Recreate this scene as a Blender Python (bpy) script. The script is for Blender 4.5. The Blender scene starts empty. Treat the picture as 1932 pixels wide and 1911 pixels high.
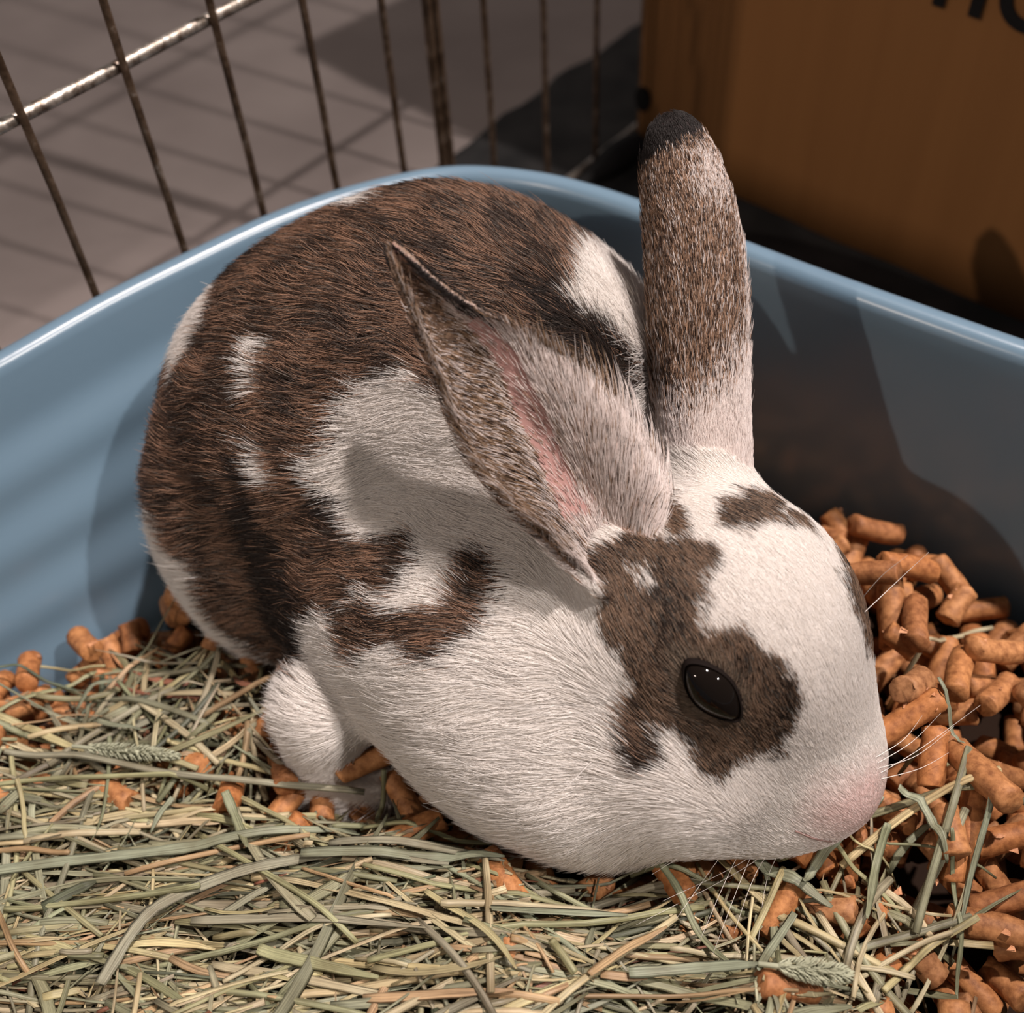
import bpy, math, random
import numpy as np
from mathutils import Vector, Matrix, kdtree
rng = np.random.default_rng(7); random.seed(7)
scene = bpy.context.scene; COL = scene.collection

# ------------------------------------------------------------------ camera
F, CX, CY, CAMH = 2040., 966., 955.5, .27          # focal length in pixels, principal point, height over litter
_n = np.array([1090-CX, 2750-CY, F]); _n /= np.linalg.norm(_n)   # where plumb lines meet
_Z = -_n; _f = np.array([0, 0, 1.]); _Y = _f-(_f@_Z)*_Z; _Y /= np.linalg.norm(_Y)
M = np.array([np.cross(_Y, _Z), _Y, _Z]); CAM = np.array([0, 0, CAMH])
cd = bpy.data.cameras.new('camera'); cam = bpy.data.objects.new('camera', cd); COL.objects.link(cam)
cd.sensor_fit = 'HORIZONTAL'; cd.sensor_width = 36; cd.lens = F/1932*36; cd.clip_start = .01
mw = Matrix.Identity(4)
for i in range(3):
    mw[i][0], mw[i][1], mw[i][2], mw[i][3] = M[i, 0], -M[i, 1], -M[i, 2], CAM[i]
cam.matrix_world = mw
cd.dof.use_dof = True; cd.dof.focus_distance = .245; cd.dof.aperture_fstop = 11.0
scene.camera = cam

def ray(x, y): return M@np.array([(x-CX)/F, (y-CY)/F, 1.])
def P(x, y, z):                                     # the point at height z that stands at pixel x, y
    d = ray(x, y); return CAM+d*((z-CAMH)/d[2])

# ------------------------------------------------------------------ light, exposure
w = bpy.data.worlds.new('world'); scene.world = w; w.use_nodes = True
w.node_tree.nodes['Background'].inputs[0].default_value = (.64, .59, .58, 1)
w.node_tree.nodes['Background'].inputs[1].default_value = .22
TGT = Vector((.01, .15, .04))
def lamp(name, d, dist, size, power, col, cone=None):
    l = bpy.data.lights.new(name, 'SPOT' if cone else 'AREA'); l.energy = power; l.color = col
    if cone: l.spot_size = math.radians(cone); l.spot_blend = .8; l.shadow_soft_size = size/2
    else: l.shape = 'DISK'; l.size = size
    o = bpy.data.objects.new(name, l); COL.objects.link(o)
    d = Vector(d).normalized(); o.location = TGT+d*dist
    o.rotation_euler = d.to_track_quat('Z', 'Y').to_euler()
    return o
lamp('ceiling_spot_light', (.27, .15, .95), 2.4, .06, 300, (1.0, .88, .83), cone=17)
lamp('ceiling_spot_light', (.80, -.34, 1.25), 2.2, .045, 28, (1.0, .90, .84))
lamp('ceiling_spot_light', (-.639, -.488, .595), 2.2, .03, 10.5, (1.0, .82, .68))
vs = scene.view_settings
scene.display_settings.display_device = 'sRGB'
vs.view_transform = 'Standard'; vs.look = 'None'; vs.exposure = 0; vs.gamma = 1; vs.use_curve_mapping = False

# ------------------------------------------------------------------ helpers
def tag(o, label=None, cat=None, group=None, kind=None):
    if label: o['label'] = label
    if cat: o['category'] = cat
    if group: o['group'] = group
    if kind: o['kind'] = kind
    return o
def meshobj(name, V, Fc, mat, parent=None, smooth=True, attrs=None):
    me = bpy.data.meshes.new(name)
    V = np.asarray(V, float)
    if isinstance(Fc, np.ndarray):
        me.from_pydata(V.tolist(), [], Fc.tolist())
    else: me.from_pydata(V.tolist(), [], Fc)
    if attrs:
        for k, (t, a) in attrs.items():
            at = me.attributes.new(k, t, 'POINT')
            at.data.foreach_set('color' if t == 'FLOAT_COLOR' else 'vector', np.ascontiguousarray(a, np.float32).ravel())
    if smooth: me.polygons.foreach_set('use_smooth', [True]*len(me.polygons))
    if mat: me.materials.append(mat)
    o = bpy.data.objects.new(name, me); COL.objects.link(o)
    if parent: o.parent = parent
    return o
def empty(name, loc=(0, 0, 0)):
    o = bpy.data.objects.new(name, None); COL.objects.link(o); o.location = loc; o.empty_display_size = .01
    return o
def shift(o, parent):                                # parent without moving
    o.parent = parent; o.matrix_parent_inverse = Matrix.Translation(-Vector(parent.location))
def catmull(pts, n, closed=False):
    pts = np.array(pts, float); out = []
    m = len(pts); seg = m if closed else m-1
    for i in range(seg):
        if closed: a, b, c, d = pts[(i-1) % m], pts[i], pts[(i+1) % m], pts[(i+2) % m]
        else: a, b, c, d = pts[max(i-1, 0)], pts[i], pts[i+1], pts[min(i+2, m-1)]
        for t in np.linspace(0, 1, n, endpoint=False):
            out.append(.5*((2*b)+(-a+c)*t+(2*a-5*b+4*c-d)*t*t+(-a+3*b-3*c+d)*t**3))
    if not closed: out.append(pts[-1])
    return np.array(out)
def tube(path, rad, ns=8, cap=True):
    path = np.array(path, float); n = len(path); rad = np.broadcast_to(rad, n)
    T = np.gradient(path, axis=0); T /= np.linalg.norm(T, axis=1)[:, None]+1e-12
    up = np.array([0, 0, 1.]) if abs(T[0, 2]) < .9 else np.array([1., 0, 0])
    V = []
    for i in range(n):
        u = np.cross(T[i], up); u /= np.linalg.norm(u)+1e-12; v = np.cross(u, T[i]); up = v
        for k in range(ns):
            a = 2*math.pi*k/ns; V.append(path[i]+rad[i]*(math.cos(a)*u+math.sin(a)*v))
    Fc = [[i*ns+k, i*ns+(k+1) % ns, (i+1)*ns+(k+1) % ns, (i+1)*ns+k] for i in range(n-1) for k in range(ns)]
    if cap: Fc += [list(range(ns))[::-1], [(n-1)*ns+k for k in range(ns)]]
    return np.array(V), Fc
# lattice noise in numpy
_lat = np.random.default_rng(3).random((32, 32, 32))
def vnoise(p, freq):
    q = np.asarray(p)*freq; i = np.floor(q).astype(int); f = q-i; f = f*f*(3-2*f); r = 0
    for a in (0, 1):
        for b in (0, 1):
            for c in (0, 1):
                wt = (f[:, 0] if a else 1-f[:, 0])*(f[:, 1] if b else 1-f[:, 1])*(f[:, 2] if c else 1-f[:, 2])
                r = r+wt*_lat[(i[:, 0]+a) % 32, (i[:, 1]+b) % 32, (i[:, 2]+c) % 32]
    return r

# ------------------------------------------------------------------ materials
def mat(name, col=(.5, .5, .5), rough=.5, spec=.5, metal=0, **kw):
    m = bpy.data.materials.new(name); m.use_nodes = True; b = m.node_tree.nodes['Principled BSDF']
    b.inputs['Base Color'].default_value = (*col, 1); b.inputs['Roughness'].default_value = rough
    b.inputs['Specular IOR Level'].default_value = spec; b.inputs['Metallic'].default_value = metal
    for k, v in kw.items(): b.inputs[k.replace('_', ' ')].default_value = v
    return m
def nd(m, typ, **kw):
    n = m.node_tree.nodes.new(typ)
    for k, v in kw.items(): setattr(n, k, v)
    return n
def lk(m, a, b): m.node_tree.links.new(a, b)
def ramp(m, fac, stops):
    r = nd(m, 'ShaderNodeValToRGB'); e = r.color_ramp.elements
    while len(e) < len(stops): e.new(.5)
    for k, (p, c) in enumerate(stops): e[k].position = p; e[k].color = (*c, 1)
    lk(m, fac, r.inputs[0]); return r.outputs[0]
def noise(m, scale, detail=4, vec=None, rough=.5):
    n = nd(m, 'ShaderNodeTexNoise'); n.inputs['Scale'].default_value = scale; n.inputs['Detail'].default_value = detail
    n.inputs['Roughness'].default_value = rough
    if vec is None:
        c = nd(m, 'ShaderNodeTexCoord'); vec = c.outputs['Object']
    lk(m, vec, n.inputs['Vector']); return n.outputs['Fac']
def bump(m, h, strength, dist):
    b = nd(m, 'ShaderNodeBump'); b.inputs['Strength'].default_value = strength; b.inputs['Distance'].default_value = dist
    lk(m, h, b.inputs['Height']); lk(m, b.outputs[0], m.node_tree.nodes['Principled BSDF'].inputs['Normal'])
def base(m, c): lk(m, c, m.node_tree.nodes['Principled BSDF'].inputs['Base Color'])

M_tray = mat('blue_plastic', (.130, .205, .275), .28, .5)
bump(M_tray, noise(M_tray, 260, 2), .05, .0006)
M_floor = mat('concrete_tile', rough=.75, spec=.25)
base(M_floor, ramp(M_floor, noise(M_floor, 14, 6), [(.3, (.240, .200, .190)), (.7, (.31, .262, .248))]))
bump(M_floor, noise(M_floor, 300, 3), .2, .0005)
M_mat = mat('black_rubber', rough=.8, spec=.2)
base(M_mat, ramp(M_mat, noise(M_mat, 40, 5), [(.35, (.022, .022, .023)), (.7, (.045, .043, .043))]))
M_wire = mat('weathered_zinc_wire', rough=.5, metal=.45)
base(M_wire, ramp(M_wire, noise(M_wire, 170, 5, rough=.7), [(.40, (.055, .032, .018)), (.58, (.13, .085, .055)), (.74, (.36, .31, .27))]))
bump(M_wire, noise(M_wire, 500, 3), .5, .0003)
M_bar = mat('bright_zinc_wire', rough=.36, metal=.85)
base(M_bar, ramp(M_bar, noise(M_bar, 200, 5, rough=.7), [(.36, (.16, .11, .08)), (.5, (.42, .37, .32)), (.68, (.72, .66, .60))]))
bump(M_bar, noise(M_bar, 420, 3), .6, .0004)
M_card = mat('brown_cardboard', rough=.72, spec=.2)
_tc = nd(M_card, 'ShaderNodeTexCoord'); _mp = nd(M_card, 'ShaderNodeMapping'); _mp.inputs['Scale'].default_value = (60, 60, 3)
lk(M_card, _tc.outputs['Object'], _mp.inputs['Vector'])
base(M_card, ramp(M_card, noise(M_card, 1.0, 4, _mp.outputs[0]), [(.3, (.29, .130, .045)), (.7, (.34, .155, .054))]))
bump(M_card, noise(M_card, 1.0, 4, _mp.outputs[0]), .15, .002)
M_ink = mat('black_print', (.008, .007, .007), .6, .3)
M_gap = mat('gap_shade', (.020, .011, .007), .9, .1)  # near-black, painted as the shade in the gaps between pellets

# ------------------------------------------------------------------ setting
ZF = -.021
def box(x0, x1, y0, y1, z0, z1):
    V = [(x, y, z) for x in (x0, x1) for y in (y0, y1) for z in (z0, z1)]
    return V, [[0, 1, 3, 2], [4, 6, 7, 5], [0, 4, 5, 1], [2, 3, 7, 6], [0, 2, 6, 4], [1, 5, 7, 3]]
fl = meshobj('floor', *box(-1.6, 1.6, -1.2, 2.4, ZF-.02, ZF), M_floor, smooth=False); tag(fl, kind='structure')

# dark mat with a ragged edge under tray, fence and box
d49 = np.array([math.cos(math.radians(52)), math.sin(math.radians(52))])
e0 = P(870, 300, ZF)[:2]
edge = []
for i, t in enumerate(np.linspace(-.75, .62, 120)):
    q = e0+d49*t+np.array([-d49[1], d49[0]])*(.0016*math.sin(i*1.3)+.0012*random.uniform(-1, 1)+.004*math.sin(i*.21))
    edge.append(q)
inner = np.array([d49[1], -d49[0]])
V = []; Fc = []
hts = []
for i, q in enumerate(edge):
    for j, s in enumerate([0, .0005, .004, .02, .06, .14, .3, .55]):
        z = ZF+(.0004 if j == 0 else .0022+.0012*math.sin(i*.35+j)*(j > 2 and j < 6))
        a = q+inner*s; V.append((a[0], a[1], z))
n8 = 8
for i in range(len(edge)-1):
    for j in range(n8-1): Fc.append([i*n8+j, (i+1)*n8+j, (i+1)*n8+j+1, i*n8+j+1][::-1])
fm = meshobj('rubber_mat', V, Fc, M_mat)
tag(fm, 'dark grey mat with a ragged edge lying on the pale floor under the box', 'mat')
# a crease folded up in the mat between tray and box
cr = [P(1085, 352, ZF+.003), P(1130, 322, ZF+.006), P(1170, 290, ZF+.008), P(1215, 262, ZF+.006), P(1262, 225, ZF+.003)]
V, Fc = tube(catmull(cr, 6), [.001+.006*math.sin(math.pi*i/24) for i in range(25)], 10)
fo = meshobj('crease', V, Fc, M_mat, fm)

# ------------------------------------------------------------------ tray
rim = [(-.1381, .2387), (-.116, .260), (-.0934, .2784), (-.0711, .2951), (-.0487, .3072), (-.0268, .3144), (-.0122, .3164), (.0027, .3141),
       (.0191, .308), (.0337, .2993), (.0500, .2868), (.0754, .2640), (.0935, .2485), (.1104, .2347), (.1365, .2138), (.160, .196),
       (.176, .180), (.182, .163), (.179, .144), (.163, .119), (.130, .067), (.096, .016), (.045, -.059), (.005, -.10), (-.02, -.118),
       (-.05, -.112), (-.10, -.072), (-.17, -.015), (-.24, .045), (-.262, .070), (-.268, .095), (-.255, .120), (-.215, .163), (-.175, .203)]
path = catmull(rim, 8, True)
def offset(path, d):
    T = np.roll(path, -1, 0)-np.roll(path, 1, 0); T /= np.linalg.norm(T, axis=1)[:, None]
    return path+np.stack([T[:, 1], -T[:, 0]], 1)*d      # clockwise path: inward is to the right
stripe_wave_z = np.linspace(.070, -.006, 40)  # heights for shallow wall waves, added to imitate shadow stripes
prof = [(.0165, -.0205), (.0075, .066), (.0030, .0665), (.0004, .0675), (.0, .0695), (.0, .0775), (.0006, .0800), (.0018, .0814), (.0035, .0820),
        (.0052, .0821), (.0068, .0815), (.0080, .0800), (.0086, .0780), (.0092, .0740)] + [(.0092+.0088*(.074-z)/.084, z) for z in stripe_wave_z] + [(.0180, -.010), (.0192, -.0142), (.0215, -.0165), (.026, -.0170)]
V = []; Fc = []; m = len(path)
# the long back-left wall leans outwards more than the others
_c = np.array([-.13, .245]); _ext = np.array([.030*math.exp(-max(0, abs(float((q-_c)@np.array([.70, .71])))-.055)**2/.0016)*(1 if (q-_c)@np.array([.71, -.70]) < .03 else 0) for q in path])
_ext = np.convolve(np.pad(_ext, 12, 'wrap'), np.ones(25)/25, 'valid')
def inset(d, z): return offset(path, (d+_ext/.030*.0006*(math.cos(z*2*math.pi/.018) if -.008 < z < .071 else 1)+_ext*np.clip((.072-z)/.086, 0, 1))[:, None])  # waves added to the left wall so that it shades in stripes
for o_, z in prof:
    w_ = inset(o_, z) if o_ > .009 or z < .06 else offset(path, o_)
    for q in w_: V.append((q[0], q[1], z))
for r in range(len(prof)-1):
    for k in range(m): Fc.append([r*m+k, r*m+(k+1) % m, (r+1)*m+(k+1) % m, (r+1)*m+k])
Fc.append([(len(prof)-1)*m+k for k in range(m)]); Fc.append([k for k in range(m)][::-1])
tray = meshobj('litter_tray', V, Fc, M_tray)
tag(tray, 'light blue plastic litter tray with rolled rim holding pellets, hay and the rabbit', 'litter tray')
inpath = inset(.0195, .0)
def inside(x, y, poly=inpath):
    x = np.atleast_1d(x); y = np.atleast_1d(y); c = np.zeros(len(x), bool)
    a = poly; b = np.roll(poly, -1, 0)
    for (x1, y1), (x2, y2) in zip(a, b):
        s = ((y1 > y) != (y2 > y)) & (x < (x2-x1)*(y-y1)/(y2-y1+1e-15)+x1); c ^= s
    return c

# ------------------------------------------------------------------ wire fence: one straight run, two hinged panels
FA = np.array([-.1206, .2696]); FD = np.array([math.cos(math.radians(49)), math.sin(math.radians(49))])
def fpt(s, z): q = FA+FD*s; return np.array([q[0], q[1], z])
def wire_obj(name, a, b, r, parent, m=M_wire, ns=8):
    n = max(3, int(np.linalg.norm(b-a)/.02)); pth = np.linspace(a, b, n)
    pth[1:-1] += rng.normal(0, .00012, (n-2, 3))
    V, Fc = tube(pth, r, ns); o = meshobj(name, V-np.array(parent.location), Fc, m, parent); return o
FN = np.array([FD[1], -FD[0], 0])                     # towards the tray
def panel(s_list, frame_s, label, zt=.76):
    root = empty('fence_panel', tuple(fpt(frame_s, ZF)))
    for s in s_list: wire_obj('upright_wire', fpt(s, ZF+.004), fpt(s, zt), .00125, root)
    for s in [frame_s]: wire_obj('frame_post', fpt(s, ZF+.002), fpt(s, zt+.004), .0018, root)
    s0, s1 = min(list(s_list)+[frame_s]), max(list(s_list)+[frame_s])
    for z in (ZF+.006, .130, .28, .43, .58, .73):
        wire_obj('cross_wire', fpt(s0, z)-FN*.0029, fpt(s1, z)-FN*.0029, .0019, root, M_bar, 10)
    tag(root, label, 'fence', 'wire pen panels behind the tray')
    return root
panel([-.1995, -.166, -.133, -.099, -.067, -.034, 0, .0333, .0665, .1005, .1345], .1565, 'rusty wire pen panel standing left behind the blue tray, with a bright cross wire')
panel([.1875, .2243, .2623, .300, .337, .374, .411, .448], .1605, 'thinner looking wire pen panel going back towards the cardboard box, right of the double post')

# ------------------------------------------------------------------ cardboard box
b0 = P(1390, 375, -.02); b1 = P(1932, 615, -.02); bd = (b1-b0)/np.linalg.norm(b1-b0); bn = np.array([bd[1], -bd[0], 0])
bn = bn if bn[1] < 0 else -bn                          # faces the camera
S0, S1, BD_, BH = -.0635, .36, .26, .262
org = b0+bd*S0; org[2] = -.0187
root = empty('cardboard_box', tuple(org))
def bw(s, d, z): return bd*s-bn*d+np.array([0, 0, z])   # s along the face, d into the box, z up (root-relative)
def slab(name, s0, s1, d0, d1, z0, z1, m=M_card, parent=root, bev=.0012):
    V = [bw(s, d, z) for s in (s0, s1) for d in (d0, d1) for z in (z0, z1)]
    o = meshobj(name, V, [[0, 1, 3, 2], [4, 6, 7, 5], [0, 4, 5, 1], [2, 3, 7, 6], [0, 2, 6, 4], [1, 5, 7, 3]], m, parent, smooth=False)
    if bev:
        b = o.modifiers.new('bevel', 'BEVEL'); b.width = bev; b.segments = 3
    return o
L = S1-S0; T = .004
# front panel with a rounded left corner and gentle vertical waves, as one curved sheet
def sheet(name, pts, z0, z1, nz, parent):
    V = []; n = len(pts)
    for k in range(nz):
        for p in pts: V.append(p+np.array([0, 0, z0+(z1-z0)*k/(nz-1)]))
    Fc = [[k*n+i, k*n+i+1, (k+1)*n+i+1, (k+1)*n+i] for k in range(nz-1) for i in range(n-1)]
    o = meshobj(name, V, Fc, M_card, parent)
    s = o.modifiers.new('solid', 'SOLIDIFY'); s.thickness = .003; s.offset = -1
    return o
R_ = .006
pts = [bw(R_-R_*math.sin(a), R_-R_*math.cos(a), 0) for a in np.linspace(math.pi/2, 0, 8)]
pts += [bw(s, .0006*math.sin(s*95)+.0005*math.sin(s*41+1), 0) for s in np.linspace(R_+.002, L, 70)]
front = sheet('front_panel', pts, 0, BH, 12, root)
slab('side_panel', 0, .0032, R_, BD_, 0, BH)
slab('back_panel', 0, L, BD_-.0032, BD_, 0, BH)
slab('side_panel', L-.0032, L, .003, BD_-.003, 0, BH)
slab('bottom_panel', .004, L-.004, .004, BD_-.004, .0003, .0035)
slab('top_flap', .0, L, .001, BD_/2-.0006, BH, BH+.0032)
slab('top_flap', .0, L, BD_/2+.0006, BD_, BH, BH+.0032)
tag(root, 'brown cardboard box with bold black lettering behind the right rim of the tray', 'box')
def lettering(txt, s, zb, size, off):
    cu = bpy.data.curves.new('t', 'FONT'); cu.body = txt; cu.size = size; cu.offset = off; cu.extrude = .0002; cu.space_character = 1.2
    o = bpy.data.objects.new('t', cu); COL.objects.link(o)
    me = bpy.data.meshes.new_from_object(o.evaluated_get(bpy.context.evaluated_depsgraph_get())); bpy.data.objects.remove(o)
    q = bpy.data.objects.new('printed_lettering', me); COL.objects.link(q); me.materials.clear(); me.materials.append(M_ink)
    q.parent = front
    X = Vector(bd); Zv = Vector((0, 0, 1)); Yv = Vector(bn)
    loc = Vector(bw(s-S0, -.0014, zb+.0187))
    q.matrix_local = Matrix(((X[0], Zv[0], Yv[0], loc[0]), (X[1], Zv[1], Yv[1], loc[1]), (X[2], Zv[2], Yv[2], loc[2]), (0, 0, 0, 1)))
    return q
lettering('HOME', .0705, .0914, .0290, .0009)
# black printed mark wrapping the left corner
V = []; n = 20
for k in range(n):
    a = 2*math.pi*k/n; V.append(bw(.0052+.0042*math.cos(a), -.0006, .0287+.0062*math.sin(a)))
V = np.array(V); V2 = V-bn*(-.0004)
me = meshobj('printed_mark', np.concatenate([V-bn*.003, V2]), [[k, (k+1) % n, n+(k+1) % n, n+k] for k in range(n)]+[list(range(n, 2*n))], M_ink, front, smooth=False)
# ------------------------------------------------------------------ rabbit: body field
def rotm(yaw, pitch=0, roll=0):
    a, b, c = np.radians([yaw, pitch, roll])
    Rz = np.array([[np.cos(a), -np.sin(a), 0], [np.sin(a), np.cos(a), 0], [0, 0, 1]])
    Ry = np.array([[np.cos(b), 0, np.sin(b)], [0, 1, 0], [-np.sin(b), 0, np.cos(b)]])
    Rx = np.array([[1, 0, 0], [0, np.cos(c), -np.sin(c)], [0, np.sin(c), np.cos(c)]])
    return Rz@Ry@Rx
def sd_ell(p, c, r, R):
    q = (p-c)@R; r = np.array(r)
    k0 = np.linalg.norm(q/r, axis=-1); k1 = np.linalg.norm(q/r**2, axis=-1)+1e-9
    return k0*(k0-1)/k1
def sd_cap(p, a, b, ra, rb):
    ab = b-a; t = np.clip(((p-a)@ab)/(ab@ab), 0, 1)
    return np.linalg.norm(p-a-t[..., None]*ab, axis=-1)-(ra+(rb-ra)*t)
def smin(a, b, k):
    h = np.clip(.5+.5*(b-a)/k, 0, 1); return b*(1-h)+a*h-k*h*(1-h)
def E(x, y, z, r, yaw=-30, pitch=0, roll=0, k=.012): return ('e', P(x, y, z), r, rotm(yaw, pitch, roll), k)
def Cc(a, b, ra, rb, k=.008): return ('c', P(*a), P(*b), ra, rb, k)
PR = [
    E(638, 812, .061, (.046, .046, .051), k=.02),                    # rump
    E(848, 718, .072, (.051, .047, .052), k=.02),                    # arch of the back
    E(1000, 780, .067, (.040, .038, .041), k=.02),                    # far shoulder
    E(498, 995, .041, (.026, .028, .044), yaw=-48, pitch=-18, k=.005),   # near haunch
    E(740, 1140, .038, (.038, .026, .028), yaw=-35, k=.014),         # belly
    E(900, 1180, .045, (.043, .035, .037), k=.014),                  # ribcage side
    E(1000, 1335, .036, (.034, .030, .030), yaw=-25, k=.010),        # near shoulder
    E(1150, 1405, .033, (.031, .027, .027), yaw=-10, k=.012),        # dewlap
    E(1170, 1180, .056, (.032, .029, .029), k=.014),                 # neck
    E(1362, 1168, .066, (.0335, .0305, .029), yaw=-42, pitch=25, k=.012),   # cranium
    E(1290, 1395, .045, (.026, .023, .022), yaw=-35, pitch=25, k=.008),   # cheek
    E(1455, 1315, .048, (.030, .0205, .022), yaw=-42, pitch=40, k=.010),  # bridge of the nose
    E(1535, 1450, .037, (.0165, .0150, .0135), yaw=-42, pitch=35, k=.008), # muzzle
    E(1490, 1495, .0345, (.0135, .0085, .0085), yaw=-35, pitch=20, k=.004), # near whisker pad
    E(1375, 1490, .031, (.021, .014, .0115), yaw=-25, pitch=10, k=.008),  # jaw
    Cc((618, 1330, .032), (612, 1450, .008), .0130, .0092, k=.006),  # near forepaw
    Cc((612, 1450, .0075), (668, 1480, .006), .0088, .008, k=.005),
    Cc((668, 1480, .006), (705, 1486, .005), .0078, .006, k=.003),
    Cc((1348, 990, .068), (1334, 862, .0865), .0125, .0082, k=.010),  # root of the far ear
    Cc((1190, 1120, .070), (1150, 1060, .082), .0115, .0065, k=.009),  # root of the near ear
]
DENTS = [(P(1345, 1305, .0680), .0060, .004)]

def field(p):
    d = None
    for q in PR:
        v = sd_ell(p, *q[1:4]) if q[0] == 'e' else sd_cap(p, *q[1:5])
        d = v if d is None else smin(d, v, q[-1])
    for c, r, k in DENTS:                                 # shallow dents
        v = np.linalg.norm(p-c, axis=-1)-r; d = -smin(-d, v, k)
    return d
def nets(f,lo,step):
    """naive surface nets; f: 3D array of signed distances"""
    nx,ny,nz=f.shape; s=f<0
    c=[s[i:nx-1+i,j:ny-1+j,k:nz-1+k] for i in(0,1) for j in(0,1) for k in(0,1)]
    n=sum(x.astype(int) for x in c); act=(n>0)&(n<8)
    idx=-np.ones(act.shape,int); cells=np.argwhere(act); idx[act]=np.arange(len(cells))
    acc=np.zeros((len(cells),3)); cnt=np.zeros(len(cells))
    I=cells.T
    for ax in range(3):
        for u in(0,1):
            for v in(0,1):
                o=[0,0,0]; ot=[a for a in range(3) if a!=ax]; o[ot[0]]=u;o[ot[1]]=v
                o2=list(o);o2[ax]=1
                a=f[I[0]+o[0],I[1]+o[1],I[2]+o[2]]; b=f[I[0]+o2[0],I[1]+o2[1],I[2]+o2[2]]
                m=(a<0)!=(b<0); t=np.where(m,a/(a-b+1e-20),0)
                p=np.tile(np.array(o,float),(len(cells),1)); p[:,ax]=t
                acc[m]+=p[m]; cnt[m]+=1
    V=(cells+acc/cnt[:,None])*step+np.array(lo)
    F=[]
    for ax in range(3):
        o=[a for a in range(3) if a!=ax]
        sl=[slice(1,-1)]*3; sl[ax]=slice(0,-1)
        sl=[slice(1,f.shape[a]-1) for a in range(3)]; sl[ax]=slice(0,f.shape[ax]-1)
        sl2=list(sl); sl2[ax]=slice(1,f.shape[ax])
        a=s[tuple(sl)]; b=s[tuple(sl2)]; e=np.argwhere(a!=b)
        off=np.array([1,1,1]);off[ax]=0; e=e+off
        sg=s[e[:,0],e[:,1],e[:,2]]
        q=[]
        for (u,v) in((0,0),(1,0),(1,1),(0,1)):
            g=e.copy(); g[:,o[0]]-=u; g[:,o[1]]-=v; q.append(idx[g[:,0],g[:,1],g[:,2]])
        q=np.stack(q,1); flip=~sg if ax!=1 else sg
        q=np.where(flip[:,None],q[:,::-1],q) ; F.append(q)
    return V,np.concatenate(F)

def grow_body(step):
    lo = np.array([-.15, .06, -.003]); hi = np.array([.13, .33, .15])
    g = [np.arange(lo[i], hi[i], step) for i in range(3)]
    p = np.stack(np.meshgrid(*g, indexing='ij'), -1)
    return nets(field(p), lo, step)
def clean(V, Fc): return V, Fc
def px_dir(dx, dy):                                      # a direction across the picture plane as a world vector
    v = M@np.array([dx, dy, 0.]); return v/np.linalg.norm(v)
VIEWN = -M[:, 2]                                          # from the rabbit towards the photographer
def make_ear(rows, zs, W, toward, al, th, nv=27, nu=44, roll=0):
    """rows: x, y, half width in px from base to tip; al: half angle of the curl per row; returns grids of mid surface, frame"""
    rows = np.array(rows, float); k = np.linspace(0, 1, len(rows)); zs = np.array(zs); al = np.radians(al)
    C_, H_ = [], []
    for (x, y, hw), z in zip(rows, zs):
        p = P(x, y, z); C_.append(p); H_.append(hw*float(M[:, 2]@(p-CAM))/F)
    C_ = catmull(C_, 8); uu = np.linspace(0, len(rows)-1, len(C_)); H_ = np.interp(uu, range(len(rows)), H_); al = np.interp(uu, range(len(rows)), al)
    # resample by arc length
    s = np.concatenate([[0], np.cumsum(np.linalg.norm(np.diff(C_, axis=0), axis=1))]); ss = np.linspace(0, s[-1], nu)
    C_ = np.stack([np.interp(ss, s, C_[:, i]) for i in range(3)], 1); H_ = np.interp(ss, s, H_); al = np.interp(ss, s, al)
    T = np.gradient(C_, axis=0); T /= np.linalg.norm(T, axis=1)[:, None]
    W = W-(T@W)[:, None]*T; W /= np.linalg.norm(W, axis=1)[:, None]
    N = np.cross(W, T); N *= np.sign(N@toward)[:, None]        # opening side
    vv = np.linspace(-1, 1, nv); th_ = vv[None, :]*al[:, None]
    R = H_/np.where(al < math.pi/2, np.sin(al), 1)
    dep = (1-np.cos(th_))-.5*(1-np.cos(al[:, None]))
    if roll:                                              # the right flap rolls over outwards
        D_ = (1-np.cos(al[:, None])); vp = np.clip(vv, 0, 1)[None, :]; rl = np.clip(1.35-np.linspace(0, 1, nu)*1.5, 0, 1)[:, None]*roll
        alt = D_*(.62*np.sin(math.pi*np.minimum(vp/1.15, 1))**1.0-.22*vp**3)-.5*D_
        dep = np.where(vv[None, :] > 0, dep*(1-rl)+alt*rl, dep)
        k3 = np.array([.25, .5, .25])
        for _ in range(3): dep[:, 1:-1] = dep[:, :-2]*.25+dep[:, 1:-1]*.5+dep[:, 2:]*.25
    G = C_[:, None]+R[:, None, None]*(np.sin(th_)[..., None]*W[:, None]+dep[..., None]*N[:, None])
    gu = np.gradient(G, axis=0); gv = np.gradient(G, axis=1)
    n = np.cross(gu, gv); n /= np.linalg.norm(n, axis=2)[..., None]+1e-12
    mid = n[nu//2, nv//2]; n *= np.sign(mid@N[nu//2])            # normal into the cup
    tt = th*(1-.45*np.abs(vv)[None, :]**2)*(1-.3*np.linspace(0, 1, nu)[:, None])
    return dict(G=G, n=n, gu=gu/np.linalg.norm(gu, axis=2)[..., None], gv=gv/np.linalg.norm(gv, axis=2)[..., None], th=tt, L=s[-1])
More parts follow.
